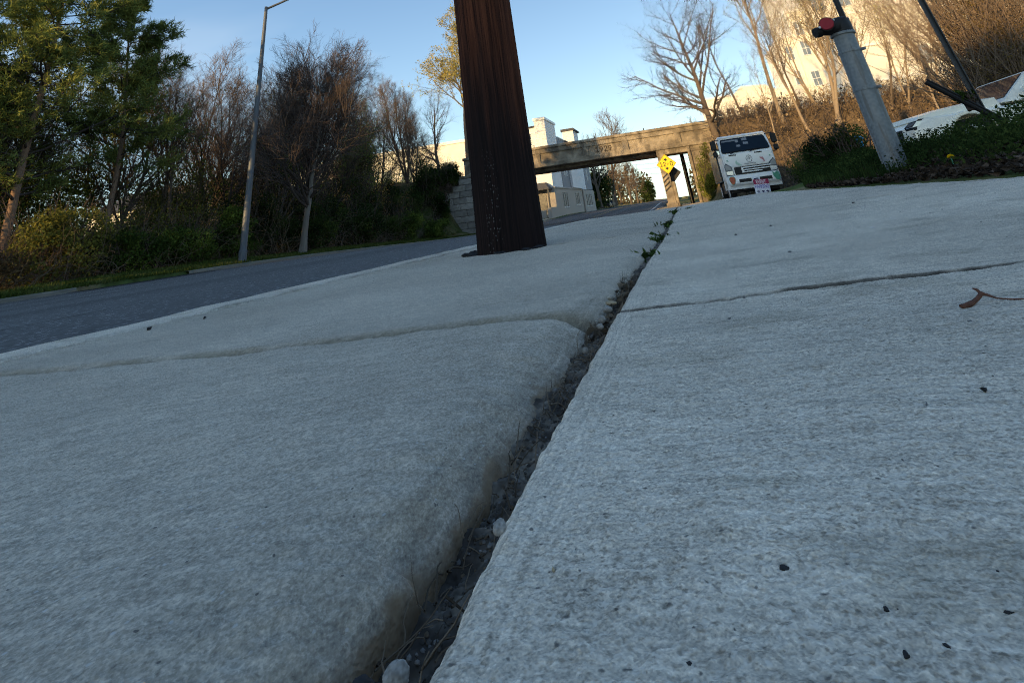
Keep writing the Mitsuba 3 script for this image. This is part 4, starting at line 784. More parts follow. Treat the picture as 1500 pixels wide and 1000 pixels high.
# ---- beyond the bridge
shrub('evergreen_tree', 'dense dark evergreen beyond the bridge beside the townhouses', -15.8, 104, 4.2, 4.0, 8.5, 9000, 201, DARK, 0.34, 'tree', z=0.2, cut=0.40, stems=10)
bare_tree('bare_tree', 'tall leafless tree beyond the bridge, left of the far road', 'tree', -14.6, 100, 14.5, 0.34, 202, 'm_bark', 'm_twig', first=0.25, n1=18, n2=7, n3=6, n4=3, spread=(28, 62), reach=0.5, z=0, thin=2.5)
FT = [(-13.8, 128, 9, 'first of the brown bare trees along the far road'), (-12.6, 140, 10.5, 'second brown bare tree along the far road, behind a pole'), (-11.8, 152, 10, 'third brown bare tree along the far road'), (-15.5, 118, 8, 'small brown bare tree near the parked dark car')]
for i, (x, y, h, lb) in enumerate(FT):
    bare_tree('bare_tree', lb, 'tree', x, y, h, 0.25, 210 + i, 'm_bark', 'm_twig_warm', first=0.2, n1=20, n2=8, n3=6, n4=3, spread=(25, 60), reach=0.5, z=0.1, thin=4.0)
shrub('evergreen_tree', 'small dark evergreen at the far end of the road', -9.6, 165, 3.0, 3.0, 7.5, 5000, 221, DARK, 0.4, 'tree', z=0.2, cut=0.38, stems=8)
shrub('hedge', 'low dark hedge beside the far townhouse', -15.3, 95.5, 1.6, 3.5, 1.9, 3500, 222, DARK, 0.22, 'hedge', z=-0.1, cut=0.36, stems=8)
bare_tree('bare_tree', 'reddish bare tree seen through the gap right of the bridge pillar', 'tree', 4.8, 78, 9.5, 0.22, 223, 'm_bark', 'm_twig_warm', first=0.15, n1=20, n2=8, n3=6, n4=3, reach=0.5, z=0, thin=3.0)
bare_tree('bare_tree', 'far pale bare tree whose crown shows above the bridge', 'tree', -14.2, 120, 21.0, 0.4, 224, 'm_bark', 'm_twig_warm', first=0.3, n1=20, n2=7, n3=6, n4=3, reach=0.42, z=0, thin=4.0, spread=(20, 50))
rng = np.random.default_rng(230); n = 14000; x, y = rng.uniform(-110, 60, n), rng.uniform(170, 230, n); c = np.stack([x, y, rng.random(n) ** 1.2 * (3 + 9 * meshkit.fbm(np.stack([x, y, 0 * x], 1) * 0.06, 3, 5))], 1)
c = c[np.abs(c[:, 0] + 3) > 7 - 0.0 * c[:, 1]]
obj('far_woods', leaf_quads(rng, c, 1.3), 'm_leaf', kind='stuff', label='distant brown and green woods at the end of the road', category='woods', color=leaf_colors(rng, len(c), 4, ((0.05, 0.05, 0.02), (0.12, 0.095, 0.05), (0.17, 0.14, 0.08)), 0.3))
# ================================================================ street objects
# ---- utility pole
U = thing('utility_pole', 'massive dark creosoted wooden utility pole standing in the sidewalk', 'utility pole')
def polemesh():
    n, m = 220, 240
    th = np.arange(n) * 2 * np.pi / n
    zz = np.concatenate([np.linspace(-0.25, 1.9, 200), np.linspace(2.0, 9.0, m - 200)])
    TH, Z = np.meshgrid(th, zz, indexing='ij')
    P = np.stack([np.cos(TH) * 5.5, np.sin(TH) * 5.5, Z * 0.42], -1)
    r = 0.192 - 0.001 * np.maximum(Z, 0) + 0.004 * np.exp(-np.maximum(Z, 0) / 0.10)
    cr = meshkit.fbm(P * [2.4, 2.4, 0.55], 4, 3); r = r - 0.0035 * np.clip((cr - 0.56) * 9, 0, 1) + 0.005 * (meshkit.fbm(P * [0.35, 0.35, 0.5], 3, 9) - 0.5)
    V = np.stack([-0.965 - 0.026 * Z + r * np.cos(TH), 2.95 + r * np.sin(TH), Z], -1).reshape(-1, 3)
    i, j = np.meshgrid(np.arange(n), np.arange(m - 1), indexing='ij'); a = i * m + j; b = ((i + 1) % n) * m + j
    q = np.stack([a, b, b + 1, a + 1], -1).reshape(-1, 4)
    return M(V, np.vstack([q[:, [0, 1, 2]], q[:, [0, 2, 3]]]))
obj('shaft', polemesh(), 'm_pole', U, smooth=True)
rng = np.random.default_rng(4)
fl = []
for i in range(16):
    a = rng.uniform(math.radians(175), math.radians(345)); q = 0.198 + abs(rng.normal()) * 0.022
    x, y = -0.965 + q * math.cos(a), 2.95 + q * math.sin(a)
    fl.append(mv(blob(rng, rng.uniform(0.006, 0.02), 1, 0.4, (1.3, 1, 0.4)), x, y, float(sw_z(np.array(x), np.array(y))) + 0.004))
fl += [mv(blob(rng, 0.028, 1, 0.4, (1.5, 0.8, 0.35)), -1.185, 2.86, -0.018), mv(blob(rng, 0.022, 1, 0.4, (1.4, 0.9, 0.5)), -1.165, 2.88, -0.015)]
obj('bark_flakes', cat(fl), 'm_pebble_dark', U, kind='stuff')
# ---- standpipe
S = thing('standpipe', 'galvanised steel standpipe with black head and red cap, on the bank at the right', 'standpipe')
sx, sy, s0, s1 = 1.68, 4.92, 0.02, 1.30
R_ = 0.088
def lathe(prof, n=48, at=(0, 0)):
    th = np.arange(n) * 2 * np.pi / n; V = []
    for r, z in prof: V.append(np.stack([at[0] + r * np.cos(th), at[1] + r * np.sin(th), np.full(n, z)], 1))
    V = np.vstack(V); K = len(prof); i, j = np.meshgrid(np.arange(K - 1), np.arange(n), indexing='ij'); a = i * n + j; b = i * n + (j + 1) % n
    q = np.stack([a, b, b + n, a + n], -1).reshape(-1, 4)
    return M(V, np.vstack([q[:, [0, 1, 2]], q[:, [0, 2, 3]]]))
obj('pipe', lathe([(R_, s0), (R_, 0.80), (R_ - 0.001, 0.803), (R_ - 0.001, 1.14), (R_ - 0.005, 1.143), (R_ - 0.005, s1)], at=(sx, sy)), 'm_galvanised', S, smooth=30)
for z in (0.80, 1.135):
    b = obj('band', lathe([(R_, z - 0.012), (R_ + 0.004, z - 0.010), (R_ + 0.005, z), (R_ + 0.004, z + 0.010), (R_, z + 0.012)], at=(sx, sy)), 'm_galvanised', S, smooth=40)
    obj('clamp_bolt', mv(rot(box(-0.012, 0.035, -0.012, 0.012, -0.012, 0.012, 0.003), -40, (0, 0, 1)), sx + R_ * 0.86, sy - R_ * 0.5, z), 'm_galvanised', b)
obj('flange', lathe([(R_, s1 - 0.012), (R_ + 0.010, s1 - 0.01), (R_ + 0.012, s1 + 0.004), (R_ + 0.008, s1 + 0.012), (0.02, s1 + 0.014)], at=(sx, sy)), 'm_galvanised', S, smooth=40)
hd = lathe([(R_ + 0.004, s1 + 0.012), (R_ + 0.006, s1 + 0.03), (R_ + 0.003, s1 + 0.10), (R_ - 0.006, s1 + 0.135), (R_ - 0.03, s1 + 0.15), (0.001, s1 + 0.152)], at=(sx, sy))
fx = np.array([-math.cos(math.radians(15)), -math.sin(math.radians(15)), 0]); cd = np.array([-0.30, -0.95, 0.06]); cd /= np.linalg.norm(cd)
hc = np.array([sx, sy, s1 + 0.075])
obj('head', cat(hd, hull(np.vstack([cyl(hc, hc + fx * 0.155 + [0, 0, -0.004], 0.072, 0.058, 20).vertices, cyl(hc + [0, 0, -0.05], hc + [0, 0, 0.055], 0.09).vertices]))), 'm_black', S, smooth=35)
n0 = hc + fx * 0.13 + np.array([0, 0, -0.018])
obj('side_nozzle', cat(cyl(n0, n0 + fx * 0.075 + [0, 0, -0.010], 0.040, 0.037), cyl(n0 + fx * 0.06 + [0, 0, -0.008], n0 + fx * 0.105 + [0, 0, -0.014], 0.046, 0.044)), 'm_black', S, smooth=35)
c0 = hc + fx * 0.105 + np.array([0, 0, 0.012])
obj('cap_collar', cyl(c0 + cd * 0.03, c0 + cd * 0.092, 0.066, 0.062, 28), 'm_black', S, smooth=35)
obj('cap', cat(cyl(c0 + cd * 0.088, c0 + cd * 0.108, 0.057, 0.053, 28)), 'm_red', S, smooth=35, label='dark red round cap')
for q in (-1, 1):
    e = c0 + cd * 0.085 + np.array([0.062 * q, 0, 0.022 * q]); obj('cap_lug', cyl(e, e + cd * 0.022, 0.010), 'm_steel', S)
# ---- steel posts behind
def bar(p0, p1, r): return cyl(p0, p1, r, n=10)
obj('steel_post', bar((1.93, 5.45, 0.1), (1.915, 5.45, 2.4), 0.026), 'm_black', label='thin black post rising directly behind the standpipe', category='post')
k = obj('steel_post', cat(box(-0.022, 0.022, -0.006, 0.006, 0, 1.75, 0.002), box(-0.022, -0.012, -0.026, 0.006, 0, 1.75, 0.002), box(0.012, 0.022, -0.026, 0.006, 0, 1.75, 0.002)), 'm_darkmetal', label='upright dark channel post beside the white car', category='post')
scene[k]['to_world'] = T().translate([2.66, 5.40, 0.15]).rotate([0, 1, 0], -3.0)
obj('steel_bar', cat(bar((2.34, 5.42, 0.85), (2.73, 5.33, 0.40), 0.0235), bar((2.345, 5.40, 0.872), (2.735, 5.31, 0.422), 0.008)), 'm_black', label='broken black bar leaning across the foot of the channel post', category='bar')
shrub('vine_knot', 'small knot of green vine where the leaning bar meets the channel post', 2.58, 5.42, 0.10, 0.10, 0.17, 420, 301, GREEN, 0.035, 'vine', z=0.60, cut=0.3, stems=10)
# ---- street lamp
L = thing('street_lamp', 'tall dark steel street lamp on the verge across the road', 'street lamp')
lx, ly = -14.55, 15.15; lz = gz_at(lx, ly)
obj('pole', lathe([(0.13, lz - 0.1), (0.13, lz + 0.35), (0.112, lz + 0.38), (0.10, 3), (0.062, 9.05), (0.058, 9.22)], 20, (lx, ly)), 'm_lampgrey', L, smooth=30)
obj('base_plate', box(lx - 0.2, lx + 0.2, ly - 0.2, ly + 0.2, lz - 0.05, lz + 0.03, 0.01), 'm_lampgrey', L)
ad = np.array([0.74, 0.30, 0.0]); ad /= np.linalg.norm(ad)
A = [np.array([lx, ly, 9.12]) + ad * t + np.array([0, 0, 0.62 * t / 1.4]) for t in (0, 0.5, 1.0, 1.6, 2.2)]
obj('arm', tubes(np.array([A]), np.array([[0.05, 0.045, 0.04, 0.036, 0.034]]), 10), 'm_lampgrey', L, smooth=True)
e = A[-1]; obj('lamp_head', hull([e + ad * a + np.array([-ad[1], ad[0], 0]) * b + np.array([0, 0, c_]) for a, b, c_ in ((-0.1, .06, .05), (-.1, -.06, .05), (-.1, .06, -.04), (-.1, -.06, -.04), (.6, .13, .02), (.6, -.13, .02), (.5, .12, -.08), (.5, -.12, -.08), (.25, .14, .08), (.25, -.14, .08))]), 'm_lampgrey', L)
# ---- truck
pr('m_steelgrey', (0.22, 0.235, 0.25), 0.3, 0.2, 0.5)
K = thing('truck', 'white box truck with coloured fruit and leaf stickers parked behind an event sign', 'truck')
TX, TY, TZ = 2.48, 19.75, -0.25
def tp(m): m = m.copy(); m.apply_scale((0.87, 1, 1)); return mv(m, TX, TY, TZ)
w0, w1 = 0.985, 0.945
cabpts = []
for s_ in (-1, 1):
    for (y, z, w) in ((0.03, 0.42, w0 - .03), (0.0, 0.60, w0 - .02), (0.0, 1.55, w0 - .03), (0.06, 0.42, w0), (0.05, 1.60, w0), (0.30, 2.14, w1 - .02), (0.36, 2.22, w1 - .06), (1.65, 2.22, w1 - .06), (1.7, 2.16, w1), (1.75, 0.42, w0), (0.34, 2.16, w1)):
        cabpts.append((s_ * w, y, z))
cab = hull(cabpts)
arch = [cyl((s_ * 1.2, 0.95, 0.38), (s_ * 0.62, 0.95, 0.38), 0.50, n=28) for s_ in (-1, 1)]
try: cab = trimesh.boolean.difference([cab] + arch, engine='manifold')
except Exception: pass
obj('cab', tp(cab), 'm_truckpaint', K, smooth=25)
obj('roof_edge', tp(hull([(s_ * (w1 - .05), y, z) for s_ in (-1, 1) for y, z in ((0.27, 2.17), (0.30, 2.20), (0.45, 2.245), (1.5, 2.245), (1.6, 2.20))])), 'm_truckpaint', K, smooth=30)
def onface(u, z):  # point on the sloping windscreen face
    return 0.0 + (z - 1.58) / (2.15 - 1.58) * 0.30
def screen(inset, dy):
    c = [(-w0 + .06 + inset, 1.62 + inset), (w0 - .06 - inset, 1.62 + inset), (w1 - .09 - inset, 2.12 - inset), (-w1 + .09 + inset, 2.12 - inset)]
    P = []
    for (x, z), (ex, ez) in zip(c, ((1, 1), (-1, 1), (-1, -1), (1, -1))):
        for a, b in ((0.05, 0), (0, 0.05)):
            P.append((x + ex * a, z + ez * b))
    return hull([(x, onface(x, z) + d, z) for x, z in P for d in (dy, 0.06)])
obj('windshield_seal', tp(screen(0, -0.004)), 'm_black', K)
ws = obj('windshield', tp(screen(0.03, -0.010)), 'm_glass', K)
for x0, z0, ww, hh in ((-0.28, 1.96, 0.12, 0.10), (-0.02, 2.00, 0.20, 0.085), (0.0, 1.86, 0.19, 0.085), (-0.28, 1.80, 0.15, 0.07)):
    obj('sticker', tp(hull([(x0 + a * ww, onface(0, z0 + b * hh) + d, z0 + b * hh) for a in (0, 1) for b in (0, 1) for d in (-0.012, -0.011)])), 'm_siding_grey', ws)
obj('sun_strip', tp(hull([(-0.80 + a * 0.62, onface(0, 2.02 + b * 0.045) + d, 2.02 + b * 0.045) for a in (0, 1) for b in (0, 1) for d in (-0.013, -0.011)])), 'm_siding_grey', ws)
for x in (-0.62, 0.12):
    obj('wiper', tp(cat(cyl((x, -0.03, 1.585), (x + 0.30, -0.02, 1.66), 0.012, n=8), cyl((x - 0.18, -0.022, 1.645), (x + 0.46, -0.015, 1.675), 0.010, n=8))), 'm_black', K)
for x in (-0.55, 0.42): obj('air_slot', tp(box(x - 0.14, x + 0.14, -0.045, -0.02, 1.515, 1.55, 0.006)), 'm_black', K)
fr = obj('front_panel', tp(hull([(s_ * w, y, z) for s_ in (-1, 1) for w, y, z in ((0.93, -0.02, 1.15), (0.92, -0.035, 1.30), (0.90, -0.025, 1.56), (0.93, 0.02, 1.57), (0.95, 0.02, 1.13))])), 'm_truckpaint', K, smooth=30)
g = obj('grille', tp(box(-0.62, 0.70, -0.045, 0.02, 0.88, 1.13, 0.02)), 'm_black', K)
for i, (xa, xb, z) in enumerate(((-0.36, 0.74, 1.085), (-0.36, 0.68, 1.01), (-0.36, 0.40, 0.945))):
    obj('grille_bar', tp(box(xa, xb, -0.075, -0.04, z - 0.017, z + 0.017, 0.008)), 'm_truckpaint', g)
obj('grille_end', tp(hull([(-0.36, -0.07, 1.10), (-0.36, -0.07, 0.92), (-0.27, -0.07, 0.93), (-0.30, -0.07, 1.09), (-0.36, -0.03, 1.10), (-0.36, -0.03, 0.92), (-0.27, -0.03, 0.93), (-0.30, -0.03, 1.09)])), 'm_truckpaint', g)
for s_ in (-1, 1):
    h = obj('headlight', tp(hull([(s_ * x, y, z) for x, z in ((0.66, 0.86), (0.955, 0.88), (0.965, 1.20), (0.90, 1.30), (0.70, 1.16)) for y in (-0.035, 0.03)])), 'm_lampgrey', K)
    obj('lens', tp(hull([(s_ * x, y, z) for x, z in ((0.70, 0.895), (0.935, 0.91), (0.94, 1.02), (0.70, 1.03)) for y in (-0.05, -0.03)])), 'm_lens', h)
    obj('turn_signal', tp(hull([(s_ * x, y, z) for x, z in ((0.72, 1.06), (0.94, 1.06), (0.945, 1.19), (0.90, 1.26), (0.74, 1.15)) for y in (-0.045, -0.03)])), 'm_steelgrey', h)
bp = obj('bumper', tp(hull([(s_ * w, y, z) for s_ in (-1, 1) for w, y, z in ((0.90, -0.10, 0.60), (0.92, -0.11, 0.72), (0.90, -0.08, 0.86), (0.97, -0.02, 0.87), (0.995, 0.0, 0.70), (0.97, 0.0, 0.56), (0.88, -0.05, 0.54))])), 'm_truckpaint', K, smooth=25)
for xa, xb in ((-0.56, -0.10), (0.20, 0.66)): obj('bumper_vent', tp(box(xa, xb, -0.116, -0.08, 0.625, 0.735, 0.012)), 'm_black', bp)
obj('number_plate', tp(cat(box(-0.06, 0.18, -0.124, -0.10, 0.63, 0.76, 0.006))), 'm_signwhite', bp)
obj('plate_lettering', tp(box(-0.02, 0.14, -0.1265, -0.123, 0.665, 0.705, 0.001)), 'm_navy', bp)
def decal(name, poly, y, mat, lbl=None): return obj(name, tp(prism(poly, y - 0.004, y)), mat, fr, label=lbl)
def ell(cx, cz, rx, rz, n=18, w=0.0, ph=0.0): return [(cx + rx * (1 + w * math.sin(3 * a + ph)) * math.cos(a), cz + rz * (1 + w * math.sin(3 * a + ph)) * math.sin(a)) for a in np.arange(n) * 2 * np.pi / n]
decal('fruit_sticker', ell(-0.80, 0.72, 0.105, 0.125, w=0.10), -0.112, 'm_orange', 'round orange fruit sticker on the bumper')
decal('sticker_outline', ell(-0.80, 0.72, 0.118, 0.140, w=0.10), -0.109, 'm_mint')
decal('leaf_sticker', [(0.70, 0.86), (0.78, 0.80), (0.86, 0.86), (0.94, 0.80), (0.96, 0.66), (0.88, 0.56), (0.78, 0.60), (0.72, 0.70)], -0.113, 'm_mint', 'green leaf sticker on the bumper')
decal('leaf_sticker', [(-0.52, 1.30), (-0.46, 1.35), (-0.42, 1.27), (-0.32, 1.21), (-0.30, 1.17), (-0.42, 1.18), (-0.50, 1.23)], -0.038, 'm_palemint', 'pale green leaf sticker on the front panel')
decal('chilli_sticker', [(0.42, 1.36), (0.50, 1.37), (0.56, 1.31), (0.58, 1.22), (0.53, 1.18), (0.52, 1.27), (0.44, 1.31)], -0.038, 'm_pink', 'pink sticker on the front panel')
decal('sticker', [(0.77, 1.38), (0.83, 1.41), (0.84, 1.34)], -0.034, 'm_mint'); decal('sticker', [(-0.85, 1.37), (-0.78, 1.40), (-0.77, 1.33)], -0.034, 'm_mint')
from shapely.geometry import Polygon
em = Polygon(ell(0, 0, 0.115, 0.115, 28)).difference(Polygon(ell(0, 0, 0.100, 0.100, 28)))
obj('emblem', tp(facing(trimesh.creation.extrude_polygon(em, 0.006, engine='earcut'), 0.03, -0.036, 1.36)), 'm_lampgrey', fr)
obj('emblem_mark', tp(cat(prism([(-0.04, 1.33), (-0.015, 1.33), (0.035, 1.42), (0.01, 1.42)], -0.043, -0.036), prism([(0.035, 1.33), (0.06, 1.33), (0.085, 1.40), (0.06, 1.40)], -0.043, -0.036))), 'm_lampgrey', fr)
obj('name_lettering', tp(facing(cat(*[mv(box(0, 0.028, 0, 0.030, 0, 0.006), i * 0.036, 0, 0) for i in range(12)]), -0.18, -0.036, 1.19)), 'm_siding_grey', fr)
for s_ in (-1, 1):
    mr = obj('mirror', tp(box(min(s_ * 1.06, s_ * 1.27), max(s_ * 1.06, s_ * 1.27), 0.05, 0.17, 1.78, 2.10, 0.03)), 'm_black', K)
    obj('lower_mirror', tp(box(min(s_ * 1.07, s_ * 1.25), max(s_ * 1.07, s_ * 1.25), 0.05, 0.16, 1.54, 1.72, 0.03)), 'm_black', mr)
    obj('mirror_arm', tp(cat(cyl((s_ * 0.90, 0.25, 2.12), (s_ * 1.16, 0.14, 2.12), 0.015), cyl((s_ * 1.16, 0.14, 2.13), (s_ * 1.16, 0.14, 1.50), 0.014), cyl((s_ * 0.96, 0.25, 1.52), (s_ * 1.16, 0.14, 1.52), 0.015))), 'm_black', mr)
    d_ = obj('door', tp(hull([(s_ * w, y, z) for w, y, z in ((w0 + .012, 0.22, 0.62), (w0 + .012, 1.5, 0.95), (w0 + .012, 1.5, 1.62), (w0 + .012, 0.2, 1.62), (w0 - .05, 0.22, 0.62), (w0 - .05, 1.5, 0.95), (w0 - .05, 1.5, 1.62), (w0 - .05, 0.2, 1.62))])), 'm_truckpaint', K)
    obj('side_window', tp(hull([(s_ * (w + dx), y, z) for dx in (0, .012) for w, y, z in ((w0 - .005, 0.22, 1.65), (w0 - .005, 1.45, 1.65), (w1 + .012, 1.42, 2.06), (w1 + .012, 0.42, 2.06))])), 'm_glass', d_)
    for yw, nm in ((0.95, 'wheel'), (4.6, 'wheel')):
        wk = obj(nm, tp(cyl((s_ * 0.70, yw, 0.38), (s_ * 0.93, yw, 0.38), 0.38, n=32)), 'm_rubber', K, smooth=35)
        obj('rim', tp(cyl((s_ * 0.90, yw, 0.38), (s_ * 0.945, yw, 0.38), 0.22, 0.18, n=24)), 'm_steel', wk, smooth=35)
obj('chassis', tp(cat(box(-0.88, 0.88, 0.25, 5.6, 0.30, 0.72, 0.02), box(-0.5, 0.5, 0.1, 0.4, 0.35, 0.55, 0.02))), 'm_black', K)
obj('cargo_box', tp(box(-1.02, 0.98, 1.95, 6.0, 0.75, 2.10, 0.03)), 'm_darkpaint', K)
# ---- event parking board
E = thing('parking_sign', 'red and white board reading EVENT PARKING standing in front of the truck', 'sign')
ex, ey, ez = 2.56, 19.05, -0.06
tilt = -6
def ep(m): return mv(rot(rot(m, 3, (0, 1, 0)), tilt, (1, 0, 0)), ex, ey, ez)
obj('board', ep(box(-0.235, 0.235, 0, 0.02, 0.0, 0.46, 0.006)), 'm_signwhite', E)
obj('header', ep(box(-0.235, 0.235, -0.004, 0.0, 0.31, 0.46)), 'm_signred', E)
t = meshkit.text_mesh('EVENT', 0.10, 0.003, True); t.apply_scale((0.30 / t.extents[0], 1, 1)); obj('header_lettering', ep(facing(t, -0.15 - t.bounds[0][0], -0.004, 0.335)), 'm_signwhite', E)
t = meshkit.text_mesh('PARKING', 0.105, 0.003, True); t.apply_scale((0.43 / t.extents[0], 1, 1)); obj('lettering', ep(facing(t, -0.215 - t.bounds[0][0], 0.0, 0.185)), 'm_purple', E)
for x in (-0.14, 0.0, 0.14):
    obj('arrow', ep(prism([(x - 0.05, 0.075), (x - 0.02, 0.075), (x - 0.02, 0.045), (x + 0.02, 0.045), (x + 0.02, 0.075), (x + 0.05, 0.075), (x + 0.05, 0.095), (x, 0.115), (x - 0.05, 0.095)], -0.004, 0)), 'm_navy', E)
for x in (-0.20, 0.20): obj('leg', ep(cat(cyl((x, 0.01, 0.05), (x, 0.01, -0.22), 0.008, n=8), cyl((x, 0.02, 0.35), (x, 0.30, -0.20), 0.008, n=8))), 'm_darkmetal', E)
# ---- white car on the right
C = thing('car', 'white car facing left, partly hidden by the grassy bank at the right edge', 'car')
A4 = np.eye(4); A4[:3, 0] = (0.998, 0.07, 0); A4[:3, 1] = (-0.07, 0.998, 0); A4[:3, :3] *= 1.12; A4[:3, 3] = (4.42, 11.35, 0.18)
def cp(m): m = m.copy(); m.apply_transform(A4); return m
def sec(y, prof): return [(x, y, z) for x, z in prof]
low = [(0.04, 0.22), (0.0, 0.40), (0.02, 0.60), (0.16, 0.73), (4.35, 0.80), (4.42, 0.60), (4.38, 0.24)]
body = hull(sec(0.10, low) + sec(1.66, low) + sec(0.0, [(0.30, 0.24), (0.25, 0.56), (0.5, 0.70), (4.2, 0.74), (4.25, 0.3)]) + sec(1.76, [(0.30, 0.24), (0.25, 0.56), (0.5, 0.70), (4.2, 0.74), (4.25, 0.3)]))
cut = [cyl((xx, -0.1, 0.32), (xx, 0.30, 0.32), 0.37, n=32) for xx in (0.85, 3.55)] + [cyl((xx, 1.46, 0.32), (xx, 1.9, 0.32), 0.37, n=32) for xx in (0.85, 3.55)]
try: body = trimesh.boolean.difference([body] + cut, engine='manifold')
except Exception: pass
obj('body', cp(body), 'm_carpaint', C, smooth=25)
obj('hood', cp(hull([(x, y, z) for y in (0.09, 1.67) for x, z in ((0.10, 0.70), (0.16, 0.76), (0.6, 0.83), (1.35, 0.90), (1.4, 0.72))] + [(x, 0.5 + q, z) for q in (0, 0.76) for x, z in ((0.12, 0.78), (0.6, 0.86), (1.35, 0.935))])), 'm_carpaint', C, smooth=30)
cabn = [(1.42, 0.80), (2.05, 1.26), (2.3, 1.32), (3.3, 1.30), (4.0, 0.92), (4.2, 0.80)]
obj('cabin', cp(hull([(x, y, z) for x, z in cabn for y in ((0.06 + 0.20 * (z - 0.8) / 0.6), (1.70 - 0.20 * (z - 0.8) / 0.6))])), 'm_carpaint', C, smooth=20)
def winy(z): return 0.06 + 0.20 * (z - 0.8) / 0.6
def scr(t, y): return (1.42 + 0.63 * t, y, 0.80 + 0.46 * t)
obj('windshield', cp(hull([np.array(scr(t, winy(0.8 + .46 * t) + m_)) + np.array(o) * 0.012 for t in (0.17, 0.94) for m_ in (0.07,) for o in ((-0.61, 0, 0.79), (0.3, 0, -0.3))] + [np.array(scr(t, 1.76 - winy(0.8 + .46 * t) - 0.07)) + np.array(o) * 0.012 for t in (0.17, 0.94) for o in ((-0.61, 0, 0.79), (0.3, 0, -0.3))])), 'm_glass', C)
for nm, pts in (('side_window', [(1.85, 0.91), (2.14, 1.20), (2.5, 1.23), (2.5, 0.89)]), ('side_window', [(2.58, 0.89), (2.58, 1.23), (3.2, 1.22), (3.6, 0.93)])):
    obj(nm, cp(hull([(x, winy(z) + d, z) for x, z in pts for d in (-0.012, 0.02)])), 'm_glass', C)
for s_, yy in ((0, -0.075), (1, 1.735)):
    obj('mirror', cp(hull([(1.78 + a, yy + b, 0.90 + c_) for a in (0, 0.12) for b in (0, 0.13) for c_ in (0, 0.10)])), 'm_carpaint', C)
for yy in (0.08, 1.40):
    h = obj('headlight', cp(hull([(x, yy + q, z) for q in (0, 0.28) for x, z in ((0.0, 0.62), (0.02, 0.55), (0.38, 0.62), (0.42, 0.72), (0.14, 0.72))])), 'm_black', C)
    obj('lens', cp(hull([(x, yy + q, z) for q in (-0.006, 0.22) for x, z in ((-0.005, 0.60), (0.28, 0.63), (0.28, 0.69), (0.10, 0.69))])), 'm_lens', h)
obj('fender_flare', cp(cat(*[box(0.85 + 0.40 * math.cos(a) - .035, 0.85 + 0.40 * math.cos(a) + .035, -0.012, 0.05, 0.32 + 0.40 * math.sin(a) - .03, 0.32 + 0.40 * math.sin(a) + .03, 0.01) for a in np.linspace(0.1, 3.0, 22)])), 'm_carpaint', C)
obj('grille', cp(box(-0.012, 0.05, 0.5, 1.26, 0.42, 0.60, 0.01)), 'm_black', C)
for xx in (0.85, 3.55):
    for yy in (0.04, 1.54):
        wk = obj('wheel', cp(cyl((xx, yy, 0.32), (xx, yy + 0.19, 0.32), 0.31, n=32)), 'm_rubber', C, smooth=35)
        obj('rim', cp(cyl((xx, yy - 0.008, 0.32), (xx, yy + 0.02, 0.32), 0.21, n=24)), 'm_steel', wk, smooth=35)
# ---- blue bin behind the hedge
Bn = thing('bin', 'bright blue bin lid showing above the hedge beside the standpipe', 'bin')
obj('body', hull([(3.76 + a * 0.5, 12.9 + b, z - 0.07) for a, b, z in ((0.04, 0.04, -0.25), (0.41, 0.04, -0.25), (0.04, 0.46, -0.25), (0.41, 0.46, -0.25), (0, 0, 0.92), (0.45, 0, 0.92), (0, 0.5, 0.92), (0.45, 0.5, 0.92))]), 'm_blue', Bn)
obj('lid', hull([(3.74 + a * 0.5, 12.85 + b, z - 0.07) for a in (0, 0.52) for b in (0, 0.6) for z in (0.921, 0.96)] + [(3.78 + a * 0.5, 13.0 + b, 0.95) for a in (0, 0.36) for b in (0, 0.35)]), 'm_blue', Bn)
# ---- far street furniture
for i, (x, y, h, lb) in enumerate(((-13.6, 112, 9.5, 'thin wooden pole beyond the bridge on the left of the far road'), (-13.2, 146, 10, 'farther wooden pole among the brown trees'))):
    k = thing('utility_pole', lb, 'utility pole'); obj('shaft', cyl((x, y, -0.6), (x, y, h), 0.16, 0.11, 12), 'm_bark_pale' if i == 0 else 'm_bark', k); obj('crossarm', box(x - 1.1, x + 1.1, y - 0.06, y + 0.06, h - 0.9, h - 0.78, 0.01), 'm_bark', k)
for i, (z0, z1, lb) in enumerate(((7.9, 8.3, 'upper overhead wire crossing the sky under the bridge'), (7.0, 7.3, 'middle overhead wire crossing the sky under the bridge'), (5.9, 6.1, 'lower overhead wire crossing the sky under the bridge'))):
    s = np.linspace(0, 1, 24); P = np.stack([-13.6 + 26 * s, 112 + 4 * s, z0 + (z1 - z0) * s - 1.6 * 4 * s * (1 - s) * 0.5], 1)
    obj('overhead_wire', tubes(P[None], np.full((1, 24), 0.022), 5), 'm_black', label=lb, category='wire')
def small_car(x, y, rz, paint, lb):
    k = thing('parked_car', lb, 'car'); A = trimesh.transformations.rotation_matrix(math.radians(rz), (0, 0, 1)); zz = float(road_z(np.array(x), np.array(y)))
    def q(m): m = m.copy(); m.apply_transform(A); return mv(m, x, y, zz + 0.05)
    obj('body', q(hull([(a * 2.15, b * 0.86, z) for a in (-1, 1) for b in (-1, 1) for z in (0.35, 0.75)] + [(a * 2.0, b * 0.78, 0.85) for a in (-1, 1) for b in (-1, 1)])), paint, k, smooth=30)
    obj('cabin', q(hull([(-1.3, b * .78, .8) for b in (-1, 1)] + [(1.2, b * .78, .8) for b in (-1, 1)] + [(-0.8, b * .62, 1.42) for b in (-1, 1)] + [(0.7, b * .62, 1.42) for b in (-1, 1)])), 'm_glass', k)
    for a in (-1.35, 1.35):
        for b in (-0.86, 0.68): obj('wheel', q(cyl((a, b, 0.33), (a, b + 0.18, 0.33), 0.33, n=20)), 'm_rubber', k)
